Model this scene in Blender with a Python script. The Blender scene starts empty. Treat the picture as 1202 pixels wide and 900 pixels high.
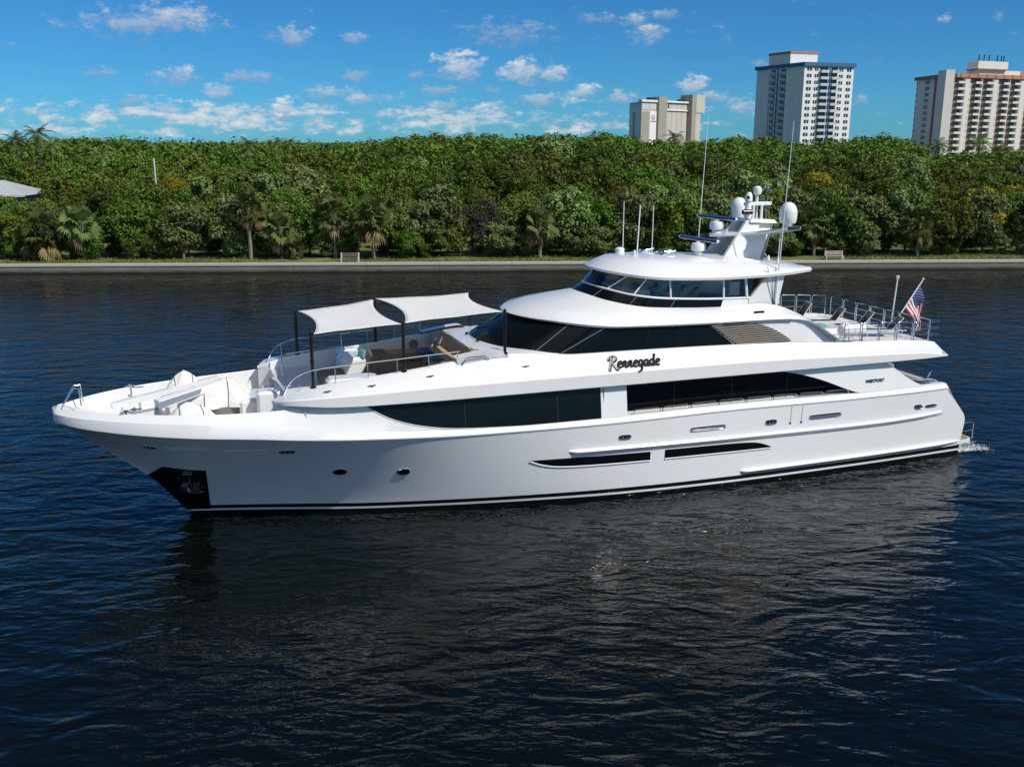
import bpy, bmesh, math, random
import numpy as np
from mathutils import Vector, Matrix
R = math.radians
S = bpy.context.scene
COL = S.collection

# ------------------------------------------------------------------ camera, light, sky
cam_d = bpy.data.cameras.new('camera'); cam = bpy.data.objects.new('camera', cam_d); COL.objects.link(cam)
cam.location = (0, 0, 14.0); cam.rotation_euler = (R(90 - 13.872), 0, 0)
cam_d.sensor_width = 36.0; cam_d.lens = 36.0 * 1150.0 / 1202.0; cam_d.clip_end = 30000; cam_d.clip_start = 0.1
S.camera = cam
S.view_settings.view_transform = 'Standard'; S.view_settings.look = 'None'
S.view_settings.exposure = 0.0; S.view_settings.gamma = 1.0
S.render.film_transparent = False
S.cycles.max_bounces = 8; S.cycles.transparent_max_bounces = 16
S.cycles.sample_clamp_indirect = 25.0; S.cycles.blur_glossy = 4.0

SUN_EL = 46.5; SUN_DIR = Vector((0.835, -0.55, 0)).normalized()
sd = bpy.data.lights.new('sun', 'SUN'); sd.energy = 4.35; sd.angle = R(0.53); sd.color = (1.0, 0.95, 0.86)
so = bpy.data.objects.new('sun', sd); COL.objects.link(so)
dvec = Vector((SUN_DIR.x * math.cos(R(SUN_EL)), SUN_DIR.y * math.cos(R(SUN_EL)), math.sin(R(SUN_EL))))
so.rotation_euler = dvec.to_track_quat('Z', 'Y').to_euler(); so.location = dvec * 200

world = bpy.data.worlds.new('World'); S.world = world; world.use_nodes = True
WN, WL = world.node_tree.nodes, world.node_tree.links
WN.clear()
def wmath(op, a, b=None, c=None, clamp=False):
    n = WN.new('ShaderNodeMath'); n.operation = op; n.use_clamp = clamp
    for i, v in enumerate((a, b, c)):
        if v is None: continue
        if isinstance(v, (int, float)): n.inputs[i].default_value = v
        else: WL.new(v, n.inputs[i])
    return n.outputs[0]
sky = WN.new('ShaderNodeTexSky'); sky.sky_type = 'NISHITA'; sky.sun_disc = False
sky.sun_elevation = R(SUN_EL); sky.sun_rotation = math.atan2(SUN_DIR.x, SUN_DIR.y)
sky.air_density = 0.75; sky.dust_density = 0.15; sky.ozone_density = 6.0; sky.altitude = 0
gam = WN.new('ShaderNodeGamma'); gam.inputs[1].default_value = 1.0
tint = WN.new('ShaderNodeMix'); tint.data_type = 'RGBA'; tint.blend_type = 'MULTIPLY'; tint.inputs[0].default_value = 1.0
tint.inputs[7].default_value = (0.235, 0.66, 0.92, 1)
WL.new(sky.outputs[0], gam.inputs[0]); WL.new(gam.outputs[0], tint.inputs[6])
tc = WN.new('ShaderNodeTexCoord'); sep = WN.new('ShaderNodeSeparateXYZ'); WL.new(tc.outputs['Generated'], sep.inputs[0])
ysafe = wmath('MAXIMUM', sep.outputs[1], 0.05)
uu = wmath('DIVIDE', sep.outputs[0], ysafe); vv = wmath('DIVIDE', sep.outputs[2], ysafe)
cmb = WN.new('ShaderNodeCombineXYZ'); WL.new(uu, cmb.inputs[0]); WL.new(vv, cmb.inputs[1])
def wnoise(sx, sy, detail, rough=0.55, off=0.0):
    m = WN.new('ShaderNodeMapping'); m.inputs['Scale'].default_value = (sx, sy, 1); m.inputs['Location'].default_value = (off, off * 0.7, off)
    WL.new(cmb.outputs[0], m.inputs[0])
    n = WN.new('ShaderNodeTexNoise'); n.inputs['Scale'].default_value = 1; n.inputs['Detail'].default_value = detail; n.inputs['Roughness'].default_value = rough
    WL.new(m.outputs[0], n.inputs[0]); return n.outputs[0]
n1 = wnoise(55, 105, 8, 0.66); n2 = wnoise(190, 330, 4, 0.6, 3.1)
# clouds: direction tangents (u, v), half sizes, brightness (1 = sunlit cumulus, 0 = thin grey)
CLOUDS = [
 (175,27,90,17,.55),(205,22,48,15,.75),(340,44,30,12,.6),(415,46,17,8,.45),(268,67,32,9,.25),(116,87,24,7,.3),
 (205,90,34,11,.6),(290,92,40,9,.35),(256,108,20,9,.75),(155,120,26,8,.3),(385,110,32,9,.7),(430,117,30,8,.6),(490,88,14,6,.3),
 (420,90,22,8,.3),(540,78,27,17,1.0),(515,54,50,9,.2),(600,40,60,16,.3),(618,86,34,14,.9),(645,88,22,10,.9),(686,108,20,8,.9),
 (748,26,26,8,.5),(760,38,24,12,.75),(785,18,26,7,.35),(700,24,30,7,.35),(815,100,18,10,.95),(830,114,22,8,.7),(632,118,30,9,.65),
 (730,117,24,9,.6),(872,126,18,12,.75),(1110,24,9,6,.6),(1174,18,8,6,.5),(515,106,26,8,.5),(520,125,24,8,.6),(577,107,14,5,.3),
 (985,125,16,9,.7),(1010,118,10,6,.5),(7,143,20,10,.8),(40,137,34,8,.3),(65,90,16,6,.2),(335,130,20,12,.95),(365,136,30,9,.5),
 (200,130,22,9,.8),(172,144,26,9,.7),(240,146,36,12,.8),(300,148,40,10,.75),(360,150,34,12,.8),(425,140,34,16,.9),(470,146,30,12,.8),
 (560,140,26,10,.8),(525,148,40,9,.7),(130,150,30,8,.7),(90,150,24,7,.6),(610,146,34,8,.6),(660,140,24,8,.5),(700,135,20,7,.5),(850,145,20,8,.4),(1030,135,18,7,.4)]
TH = R(13.872)
def pix_dir(x, y):
    u = (x - 601) / 1150.; v = (y - 450) / 1150.
    yy = math.cos(TH) - v * math.sin(TH); return u / yy, (-math.sin(TH) - v * math.cos(TH)) / yy
CLOUDS = [c for c in CLOUDS if c[1] < 135 and c[4] > .28]
acc = None; shade = None
for (px, py, hw, hh, br) in CLOUDS:
    cu, cv = pix_dir(px, py); su = 1150. / (hw * 1.12); sv = 1150. / (hh * 1.25)
    vm = WN.new('ShaderNodeVectorMath'); vm.operation = 'MULTIPLY_ADD'
    WL.new(cmb.outputs[0], vm.inputs[0]); vm.inputs[1].default_value = (su, sv, 0); vm.inputs[2].default_value = (-cu * su, -cv * sv, 0)
    ln = WN.new('ShaderNodeVectorMath'); ln.operation = 'LENGTH'; WL.new(vm.outputs[0], ln.inputs[0])
    m = wmath('SUBTRACT', 0.75 + 0.25 * br, ln.outputs['Value'])
    sp = WN.new('ShaderNodeSeparateXYZ'); WL.new(vm.outputs[0], sp.inputs[0])
    sh = wmath('MULTIPLY_ADD', sp.outputs[1], 0.42 * (0.3 + br), -0.06 + 0.60 * br)
    if acc is None: acc, shade = m, sh
    else:
        gt = wmath('GREATER_THAN', m, acc)
        mx = WN.new('ShaderNodeMix'); mx.data_type = 'FLOAT'; WL.new(gt, mx.inputs[0]); WL.new(shade, mx.inputs[2]); WL.new(sh, mx.inputs[3])
        shade = mx.outputs[0]; acc = wmath('MAXIMUM', acc, m)
# low band of small distant cumulus just over the wood, thinning towards the right, and thin grey scraps higher up
def wramp(src, a, b, c, d):
    n = WN.new('ShaderNodeMapRange'); n.interpolation_type = 'SMOOTHSTEP'; WL.new(src, n.inputs[0])
    for q, v in enumerate((a, b, c, d)): n.inputs[q + 1].default_value = v
    return n.outputs[0]
n3 = wnoise(30, 85, 3, 0.55, 7.7)
bandw = wmath('MULTIPLY', wramp(vv, 0.0, 0.012, 0.3, 1.0), wramp(vv, 0.022, 0.062, 1.0, 0.0)); bandw = wmath('MULTIPLY', bandw, wramp(uu, 0.05, 0.32, 1.0, 0.45))
bterm = wmath('MULTIPLY_ADD', wmath('SUBTRACT', n3, 0.5), 3.4, wmath('MULTIPLY_ADD', bandw, 1.42, -1.05))
n4 = wnoise(20, 70, 2, 0.5, 3.3)
gterm = wmath('MULTIPLY_ADD', wmath('SUBTRACT', n4, 0.5), 3.2, wmath('MULTIPLY_ADD', wramp(vv, 0.14, 0.20, 0.62, 0.2), 1.0, -1.15))
for trm, shd in ((bterm, wmath('MULTIPLY_ADD', n3, 1.5, -0.25)), (gterm, wmath('MULTIPLY_ADD', n4, 0.5, -0.22))):
    gt = wmath('GREATER_THAN', trm, acc); mx = WN.new('ShaderNodeMix'); mx.data_type = 'FLOAT'; WL.new(gt, mx.inputs[0]); WL.new(shade, mx.inputs[2]); WL.new(shd, mx.inputs[3]); shade = mx.outputs[0]; acc = wmath('MAXIMUM', acc, trm)
acc = wmath('MAXIMUM', acc, -1.2)
dn = wmath('MULTIPLY_ADD', wmath('SUBTRACT', n1, 0.5), 2.7, wmath('MULTIPLY', wmath('SUBTRACT', n2, 0.5), 0.9))
den = wmath('ADD', acc, dn)
ss = WN.new('ShaderNodeMapRange'); ss.interpolation_type = 'SMOOTHSTEP'; WL.new(den, ss.inputs[0]); ss.inputs[1].default_value = -0.08; ss.inputs[2].default_value = 0.85
front = wmath('GREATER_THAN', sep.outputs[1], 0.06); above = wmath('GREATER_THAN', sep.outputs[2], 0.0)
shn = wmath('ADD', shade, wmath('MULTIPLY', wmath('SUBTRACT', n1, 0.5), 1.0), clamp=True)
mask = wmath('MULTIPLY', wmath('MULTIPLY', ss.outputs[0], front), above)
mask = wmath('MULTIPLY', mask, wmath('MULTIPLY_ADD', shn, 0.5, 0.45, clamp=True), clamp=True)
ccol = WN.new('ShaderNodeMix'); ccol.data_type = 'RGBA'; WL.new(shn, ccol.inputs[0])
ccol.inputs[6].default_value = (2.2, 3.4, 4.9, 1); ccol.inputs[7].default_value = (8.0, 8.2, 8.4, 1)
fin = WN.new('ShaderNodeMix'); fin.data_type = 'RGBA'; WL.new(mask, fin.inputs[0]); WL.new(tint.outputs[2], fin.inputs[6]); WL.new(ccol.outputs[2], fin.inputs[7])
# bright clouds added behind the camera, out of view, to lift the fill light
def wmr(src, a, b, c, d):
    n = WN.new('ShaderNodeMapRange'); n.interpolation_type = 'SMOOTHSTEP'; WL.new(src, n.inputs[0])
    for i, v in enumerate((a, b, c, d)): n.inputs[i + 1].default_value = v
    return n.outputs[0]
zs = wmath('MAXIMUM', sep.outputs[2], 0.08); rc = WN.new('ShaderNodeCombineXYZ'); WL.new(wmath('DIVIDE', sep.outputs[0], zs), rc.inputs[0]); WL.new(wmath('DIVIDE', sep.outputs[1], zs), rc.inputs[1])
rn = WN.new('ShaderNodeTexNoise'); rn.inputs['Scale'].default_value = 0.9; rn.inputs['Detail'].default_value = 6; WL.new(rc.outputs[0], rn.inputs[0])
rm = wmath('MULTIPLY', wmath('MULTIPLY', wmr(rn.outputs[0], 0.40, 0.60, 0.0, 0.8), wmr(wmath('MULTIPLY', sep.outputs[1], -1.0), 0.0, 0.35, 0.0, 1.0)), wmr(sep.outputs[2], 0.10, 0.35, 0.0, 1.0))
fin2 = WN.new('ShaderNodeMix'); fin2.data_type = 'RGBA'; WL.new(rm, fin2.inputs[0]); WL.new(fin.outputs[2], fin2.inputs[6]); fin2.inputs[7].default_value = (7.5, 7.6, 7.7, 1); fin = fin2
bg = WN.new('ShaderNodeBackground'); bg.inputs[1].default_value = 0.10; WL.new(fin.outputs[2], bg.inputs[0])
wo = WN.new('ShaderNodeOutputWorld'); WL.new(bg.outputs[0], wo.inputs[0])
world.cycles.sampling_method = 'MANUAL'; world.cycles.sample_map_resolution = 512

# ------------------------------------------------------------------ materials
def mat(name, color, rough=0.5, metal=0.0, spec=0.5, coat=0.0, var=0.0, vscale=3.0, bump=0.0, bscale=20.0, trans=0.0, ior=1.5):
    m = bpy.data.materials.new(name); m.use_nodes = True
    nt = m.node_tree; b = nt.nodes['Principled BSDF']
    b.inputs['Base Color'].default_value = (*color, 1); b.inputs['Roughness'].default_value = rough
    b.inputs['Metallic'].default_value = metal; b.inputs['Specular IOR Level'].default_value = spec; b.inputs['IOR'].default_value = ior
    b.inputs['Coat Weight'].default_value = coat; b.inputs['Coat Roughness'].default_value = 0.04
    t = nt.nodes.new('ShaderNodeTexCoord')
    if var > 0:
        n = nt.nodes.new('ShaderNodeTexNoise'); n.inputs['Scale'].default_value = vscale; n.inputs['Detail'].default_value = 5
        nt.links.new(t.outputs['Object'], n.inputs[0])
        r = nt.nodes.new('ShaderNodeMapRange'); r.inputs[1].default_value = 0.3; r.inputs[2].default_value = 0.7; r.inputs[3].default_value = 1 - var; r.inputs[4].default_value = 1 + var
        nt.links.new(n.outputs[0], r.inputs[0])
        x = nt.nodes.new('ShaderNodeVectorMath'); x.operation = 'SCALE'; x.inputs[0].default_value = color
        nt.links.new(r.outputs[0], x.inputs['Scale']); nt.links.new(x.outputs[0], b.inputs['Base Color'])
    if bump > 0:
        n = nt.nodes.new('ShaderNodeTexNoise'); n.inputs['Scale'].default_value = bscale; n.inputs['Detail'].default_value = 4
        nt.links.new(t.outputs['Object'], n.inputs[0])
        bp = nt.nodes.new('ShaderNodeBump'); bp.inputs['Distance'].default_value = bump
        nt.links.new(n.outputs[0], bp.inputs['Height']); nt.links.new(bp.outputs[0], b.inputs['Normal'])
    return m
M = {}
M['gel'] = mat('white_gelcoat', (0.74, 0.745, 0.745), 0.22, coat=0.6, var=0.015, vscale=0.7)
M['gelsoft'] = mat('white_deck_nonskid', (0.60, 0.61, 0.61), 0.55, var=0.03, vscale=5)
M['niche_shade'] = mat('painted_niche_shade', (0.30, 0.33, 0.36), 0.45, var=0.04)
M['black'] = mat('black_paint', (0.006, 0.006, 0.007), 0.25, coat=0.3)
M['antifoul'] = mat('black_antifouling', (0.006, 0.006, 0.006), 0.5, var=0.2)
M['glass'] = mat('tinted_window_glass', (0.004, 0.005, 0.006), 0.02, spec=0.2, bump=0.002, bscale=0.8)
M['chrome'] = mat('stainless_steel', (0.72, 0.73, 0.75), 0.14, metal=1.0, var=0.03, vscale=9)
M['anod'] = mat('black_anodised_pole', (0.008, 0.008, 0.009), 0.35, var=0.05)
M['darkgap'] = mat('dark_recess', (0.01, 0.01, 0.011), 0.6, var=0.05)
M['teak'] = mat('teak_planking', (0.30, 0.21, 0.13), 0.6, var=0.18, vscale=6)
M['tan'] = mat('tan_cushion_fabric', (0.40, 0.29, 0.19), 0.85, var=0.08, vscale=8, bump=0.01, bscale=12)
M['brownfab'] = mat('brown_cover_fabric', (0.16, 0.13, 0.10), 0.9, var=0.1, bump=0.01)
M['sling'] = mat('brown_sling_fabric', (0.055, 0.042, 0.034), 0.8, var=0.1, vscale=20)
M['navy'] = mat('navy_table_top', (0.012, 0.018, 0.06), 0.3, var=0.05)
M['rblue'] = mat('blue_radar_paint', (0.012, 0.045, 0.22), 0.35, var=0.05)
M['teal'] = mat('teal_fabric', (0.13, 0.33, 0.38), 0.8, var=0.1)
M['greyfab'] = mat('grey_cushion_fabric', (0.36, 0.38, 0.38), 0.9, var=0.1, vscale=8)
M['canvas'] = mat('white_canvas_cover', (0.66, 0.66, 0.65), 0.8, var=0.05, bump=0.06, bscale=4.0)
M['plastic'] = mat('white_plastic', (0.78, 0.79, 0.79), 0.35, var=0.02)
M['grey'] = mat('grey_metal', (0.22, 0.23, 0.25), 0.4, metal=0.3, var=0.05)
M['postgrey'] = mat('blue_grey_moulding', (0.24, 0.28, 0.33), 0.35, var=0.04)
M['slat'] = mat('silver_louvre', (0.62, 0.53, 0.45), 0.25, metal=0.6, var=0.04)
M['initgrey'] = mat('silver_grey_lettering', (0.30, 0.30, 0.29), 0.35, var=0.05)
M['rope'] = mat('dark_rope', (0.03, 0.028, 0.025), 0.9, var=0.2)
M['inter'] = mat('cabin_interior_white', (0.75, 0.74, 0.71), 0.7, var=0.05)
M['interdark'] = mat('cabin_interior_dark', (0.22, 0.19, 0.17), 0.6, var=0.1)
# see-through tinted bridge glass
gm = bpy.data.materials.new('bridge_glass'); gm.use_nodes = True; nt = gm.node_tree; nt.nodes.clear()
o_ = nt.nodes.new('ShaderNodeOutputMaterial'); tr = nt.nodes.new('ShaderNodeBsdfTransparent'); tr.inputs[0].default_value = (0.86, 0.89, 0.90, 1)
gl = nt.nodes.new('ShaderNodeBsdfGlossy'); gl.inputs['Roughness'].default_value = 0.02; gl.inputs[0].default_value = (0.9, 0.95, 1, 1)
fr = nt.nodes.new('ShaderNodeFresnel'); fr.inputs[0].default_value = 1.55; mx_ = nt.nodes.new('ShaderNodeMixShader')
nt.links.new(fr.outputs[0], mx_.inputs[0]); nt.links.new(tr.outputs[0], mx_.inputs[1]); nt.links.new(gl.outputs[0], mx_.inputs[2]); nt.links.new(mx_.outputs[0], o_.inputs[0])
M['bglass'] = gm
# sail cloth lets some light through
sm = bpy.data.materials.new('white_shade_cloth'); sm.use_nodes = True; nt = sm.node_tree; nt.nodes.clear()
o_ = nt.nodes.new('ShaderNodeOutputMaterial'); d_ = nt.nodes.new('ShaderNodeBsdfDiffuse'); t_ = nt.nodes.new('ShaderNodeBsdfTranslucent'); x_ = nt.nodes.new('ShaderNodeMixShader'); x_.inputs[0].default_value = 0.18
d_.inputs[0].default_value = (0.80, 0.80, 0.79, 1); t_.inputs[0].default_value = (0.6, 0.6, 0.6, 1)
n_ = nt.nodes.new('ShaderNodeTexNoise'); n_.inputs['Scale'].default_value = 1.2; n_.inputs['Detail'].default_value = 3; b_ = nt.nodes.new('ShaderNodeBump'); b_.inputs['Distance'].default_value = 0.12
nt.links.new(n_.outputs[0], b_.inputs['Height']); nt.links.new(b_.outputs[0], d_.inputs['Normal'])
nt.links.new(d_.outputs[0], x_.inputs[1]); nt.links.new(t_.outputs[0], x_.inputs[2]); nt.links.new(x_.outputs[0], o_.inputs[0])
M['sail'] = sm
def leafmat(name, color, var=0.35, trans=0.25, c2=None):
    m = bpy.data.materials.new(name); m.use_nodes = True; nt = m.node_tree; nt.nodes.clear()
    o = nt.nodes.new('ShaderNodeOutputMaterial'); p = nt.nodes.new('ShaderNodeBsdfPrincipled'); t = nt.nodes.new('ShaderNodeBsdfTranslucent'); x = nt.nodes.new('ShaderNodeMixShader'); x.inputs[0].default_value = trans
    p.inputs['Roughness'].default_value = 0.6; p.inputs['Specular IOR Level'].default_value = 0.18
    tc = nt.nodes.new('ShaderNodeTexCoord'); oi = nt.nodes.new('ShaderNodeObjectInfo')
    n = nt.nodes.new('ShaderNodeTexNoise'); n.inputs['Scale'].default_value = 0.9; n.inputs['Detail'].default_value = 6; n.inputs['Roughness'].default_value = 0.75
    nt.links.new(tc.outputs['Object'], n.inputs[0])
    cr = nt.nodes.new('ShaderNodeValToRGB'); e = cr.color_ramp.elements
    c2 = c2 or (color[0] * 1.5, color[1] * 1.25, color[2] * 1.0)
    e[0].position = 0.3; e[0].color = (color[0] * (1 - var), color[1] * (1 - var), color[2] * (1 - var), 1); e[1].position = 0.72; e[1].color = (*c2, 1)
    nt.links.new(n.outputs[0], cr.inputs[0])
    hs = nt.nodes.new('ShaderNodeHueSaturation'); nt.links.new(cr.outputs[0], hs.inputs['Color'])
    mr = nt.nodes.new('ShaderNodeMapRange'); mr.inputs[3].default_value = 0.6; mr.inputs[4].default_value = 1.5; nt.links.new(oi.outputs['Random'], mr.inputs[0]); nt.links.new(mr.outputs[0], hs.inputs['Value'])
    mh = nt.nodes.new('ShaderNodeMapRange'); mh.inputs[3].default_value = 0.485; mh.inputs[4].default_value = 0.525; nt.links.new(oi.outputs['Random'], mh.inputs[0]); nt.links.new(mh.outputs[0], hs.inputs['Hue'])
    nt.links.new(hs.outputs[0], p.inputs['Base Color']); nt.links.new(hs.outputs[0], t.inputs[0])
    nt.links.new(p.outputs[0], x.inputs[1]); nt.links.new(t.outputs[0], x.inputs[2]); nt.links.new(x.outputs[0], o.inputs[0])
    return m
M['leaf_a'] = leafmat('broadleaf_green', (0.034, 0.074, 0.009), c2=(0.135, 0.205, 0.024), trans=.14)
M['leaf_b'] = leafmat('olive_green_leaves', (0.050, 0.078, 0.010), c2=(0.17, 0.20, 0.028), trans=.14)
M['leaf_c'] = leafmat('sea_grape_leaves', (0.052, 0.092, 0.018), c2=(0.25, 0.30, 0.10), trans=.14)
M['leaf_y'] = leafmat('yellow_flowering_leaves', (0.15, 0.14, 0.012), c2=(0.36, 0.27, 0.02))
M['leaf_g'] = leafmat('dry_grey_brown_twigs', (0.09, 0.085, 0.06), c2=(0.20, 0.18, 0.13))
M['frond'] = leafmat('palm_frond_green', (0.075, 0.115, 0.024), c2=(0.21, 0.25, 0.08))
M['skirt'] = leafmat('dead_palm_frond_brown', (0.13, 0.08, 0.04), c2=(0.26, 0.18, 0.10))
M['bark'] = mat('bark', (0.09, 0.07, 0.055), 0.9, var=0.3, vscale=2)
M['palmbark'] = mat('palm_trunk', (0.20, 0.17, 0.14), 0.9, var=0.2, vscale=3)

# ------------------------------------------------------------------ mesh helpers
class MB:
    def __init__(s): s.v = []; s.f = []; s.mi = []
    def add(s, vs, fs, mi=0):
        k = len(s.v); s.v += [tuple(p) for p in vs]; s.f += [tuple(i + k for i in f) for f in fs]; s.mi += [mi] * len(fs); return s
    def grid(s, rows, mi=0, close=False):
        n = len(rows[0]); vs = [p for r in rows for p in r]; fs = []
        for i in range(len(rows) - 1):
            for j in range(n - 1 + (1 if close else 0)):
                a, b = i * n + j, i * n + (j + 1) % n; fs.append((a, b, b + n, a + n))
        return s.add(vs, fs, mi)
    def both(s, rows, mi=0):
        s.grid(rows, mi); s.grid([[(p[0], -p[1], p[2]) for p in r] for r in rows], mi); return s
    def box(s, c, d, rot=None, mi=0, bev=0.0, top=(1, 1)):
        x, y, z = d[0] / 2, d[1] / 2, d[2] / 2
        if bev > 0:
            b = min(bev, x * .9, y * .9, z * .9); rows = []
            prof = [(-z, b, 1), (-z + b, 0, 1), (z - b, 0, 1), (z, b, 1)]
            def ring(zz, ins):
                X, Y = x - ins, y - ins; q = b if ins == 0 else b * .6
                return [(-X + q, -Y, zz), (X - q, -Y, zz), (X, -Y + q, zz), (X, Y - q, zz), (X - q, Y, zz), (-X + q, Y, zz), (-X, Y - q, zz), (-X, -Y + q, zz)]
            rg = [ring(p[0], p[1]) for p in prof]; vs = [p for r in rg for p in r]; fs = []
            for i in range(3):
                for j in range(8): fs.append((i * 8 + j, i * 8 + (j + 1) % 8, (i + 1) * 8 + (j + 1) % 8, (i + 1) * 8 + j))
            fs.append(tuple(range(7, -1, -1))); fs.append(tuple(range(24, 32)))
        else:
            tx, ty = top
            vs = [(-x, -y, -z), (x, -y, -z), (x, y, -z), (-x, y, -z), (-x * tx, -y * ty, z), (x * tx, -y * ty, z), (x * tx, y * ty, z), (-x * tx, y * ty, z)]
            fs = [(3, 2, 1, 0), (4, 5, 6, 7), (0, 1, 5, 4), (1, 2, 6, 5), (2, 3, 7, 6), (3, 0, 4, 7)]
        m = Matrix.Translation(c) @ (rot.to_4x4() if rot is not None else Matrix.Identity(4))
        return s.add([m @ Vector(p) for p in vs], fs, mi)
    def tube(s, pts, r, n=8, mi=0, closed=False, r2=None):
        P = [Vector(p) for p in pts]; L = len(P); rows = []; up = None
        for i, p in enumerate(P):
            if closed: t = (P[(i + 1) % L] - P[i - 1])
            else: t = (P[min(i + 1, L - 1)] - P[max(i - 1, 0)])
            if t.length < 1e-9: t = Vector((0, 0, 1))
            t.normalize()
            if up is None: up = Vector((0, 0, 1)) if abs(t.z) < 0.9 else Vector((1, 0, 0))
            a = (up - t * up.dot(t));
            if a.length < 1e-6: a = t.orthogonal()
            a.normalize(); b = t.cross(a); up = a
            rr = r if r2 is None else r + (r2 - r) * i / (L - 1)
            rows.append([p + (a * math.cos(2 * math.pi * k / n) + b * math.sin(2 * math.pi * k / n)) * rr for k in range(n)])
        if closed: rows.append(rows[0])
        s.grid(rows, mi, close=True)
        if not closed:
            s.add(rows[0], [tuple(range(n - 1, -1, -1))], mi); s.add(rows[-1], [tuple(range(n))], mi)
        return s
    def lathe(s, c, prof, n=16, mi=0, rot=None, sy=1.0):
        rows = []
        for (r, z) in prof:
            row = [Vector((r * math.cos(2 * math.pi * k / n), sy * r * math.sin(2 * math.pi * k / n), z)) for k in range(n)]
            if rot is not None: row = [rot @ p for p in row]
            rows.append([Vector(c) + p for p in row])
        s.grid(rows, mi, close=True); s.add(rows[0], [tuple(range(n))], mi); s.add(rows[-1], [tuple(range(n))], mi); return s
    def prism(s, poly, d0, d1, f, mi=0):
        n = len(poly); vs = [f(p, d0) for p in poly] + [f(p, d1) for p in poly]
        fs = [(i, (i + 1) % n, n + (i + 1) % n, n + i) for i in range(n)] + [tuple(range(n - 1, -1, -1)), tuple(range(n, 2 * n))]
        return s.add(vs, fs, mi)
    def build(s, name, mats, parent=None, smooth=True, label=None, angle=40, loc=None):
        me = bpy.data.meshes.new(name); me.from_pydata(s.v, [], s.f)
        if not isinstance(mats, (list, tuple)): mats = [mats]
        for m in mats: me.materials.append(M[m] if isinstance(m, str) else m)
        if len(mats) > 1: me.polygons.foreach_set('material_index', s.mi)
        bm = bmesh.new(); bm.from_mesh(me); bmesh.ops.recalc_face_normals(bm, faces=bm.faces)
        if smooth:
            ca = math.radians(angle)
            for f in bm.faces: f.smooth = True
            for e in bm.edges:
                if len(e.link_faces) == 2 and e.calc_face_angle(0) > ca: e.smooth = False
        bm.to_mesh(me); bm.free()
        o = bpy.data.objects.new(name, me); COL.objects.link(o)
        if parent: o.parent = parent
        if loc: o.location = loc
        if label: o['label'] = label
        return o
def thing(name, label, cat, loc=(0, 0, 0), rotz=0.0, group=None):
    o = bpy.data.objects.new(name, None); COL.objects.link(o); o.location = loc; o.rotation_euler = (0, 0, rotz)
    o.empty_display_size = 0.3; o['label'] = label; o['category'] = cat
    if group: o['group'] = group
    return o
def tag(o, label, cat, group=None):
    o['label'] = label; o['category'] = cat
    if group: o['group'] = group
    return o
def interp(tab):
    xs = [t[0] for t in tab]; ys = [t[1] for t in tab]
    h = np.diff(xs); d = np.diff(ys) / h; n = len(xs); mm = np.zeros(n)
    mm[0], mm[-1] = d[0], d[-1]
    for i in range(1, n - 1):
        if d[i - 1] * d[i] > 0:
            w1, w2 = 2 * h[i] + h[i - 1], h[i] + 2 * h[i - 1]; mm[i] = (w1 + w2) / (w1 / d[i - 1] + w2 / d[i])
    def f(x):
        if x <= xs[0]: return ys[0]
        if x >= xs[-1]: return ys[-1]
        i = int(np.searchsorted(xs, x, 'right')) - 1; t = (x - xs[i]) / h[i]
        return ((1 + 2 * t) * (1 - t) ** 2 * ys[i] + t * (1 - t) ** 2 * h[i] * mm[i] + t * t * (3 - 2 * t) * ys[i + 1] + t * t * (t - 1) * h[i] * mm[i + 1])
    return f
def lin(a, b, n): return [a + (b - a) * i / (n - 1) for i in range(n)]

# ------------------------------------------------------------------ the yacht
# local frame: x = metres aft of the bow tip, y = starboard (port is negative), z = metres above the water
PSI = 0.33193
Yt = thing('motor_yacht', 'white three deck motor yacht lying on the dark water', 'yacht', (-16.6376, 34.1737, 0), PSI)
def V(s, b, z): return (s, -b, z)
def YW(s, b, z):
    c, n = math.cos(PSI), math.sin(PSI); y = -b
    return (-16.6376 + c * s - n * y, 34.1737 + n * s + c * y, z)
zk = interp([(0, 4.27), (2, 4.17), (4, 4.07), (6.78, 3.92), (8.23, 3.78), (10.64, 3.58), (15.1, 3.35), (20.4, 3.27), (26, 3.33), (32, 3.28), (36.6, 3.28), (39, 3.28)])
_Bk = interp([(0, 0.02), (0.05, .30), (0.15, .52), (0.4, .88), (1, 1.5), (2, 2.22), (3, 2.78), (4, 3.2), (5, 3.52), (6, 3.74), (8, 3.99), (10, 4.08), (14, 4.1), (30, 4.1), (35, 4.02), (36.6, 3.9), (39, 3.7)])
Bk = _Bk
Bw = interp([(4.47, 0.0), (5.5, .28), (6.84, .68), (8.5, 1.2), (10.6, 1.86), (13, 2.42), (15.2, 2.86), (18, 3.34), (20.7, 3.7), (24, 3.92), (26.4, 3.97), (32, 3.85), (38.9, 3.5)])
stem = interp([(0, 4.25), (0.12, 4.1), (0.45, 3.82), (1.81, 2.77), (3.21, 1.57), (4.47, 0.0), (5.2, -1.0), (6.5, -1.6), (9, -1.8), (40, -1.8)])
pw = interp([(0, 1.0), (4, 1.25), (8, 1.3), (12, 1.15), (16, 0.95), (22, 0.8), (40, 0.8)])
def hb(s, z):
    k, B = zk(s), Bk(s)
    if s < 4.47:
        zl = stem(s); t = max(0, min(1, (z - zl) / max(1e-4, k - zl))); return 0.01 + (B - 0.01) * t ** pw(s)
    w = Bw(s)
    if z >= 0: return w + (B - w) * (z / k) ** pw(s)
    zl = max(stem(s), -1.0)
    if zl >= -1e-3: return w
    return max(0.01, w * (1 - 0.55 * (z / zl) ** 2))
send = interp([(-1, 38.1), (0.3, 38.2), (0.75, 38.22), (1.6, 38.28), (2.55, 37.57), (3.28, 36.9), (5, 36.6)])
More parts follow.
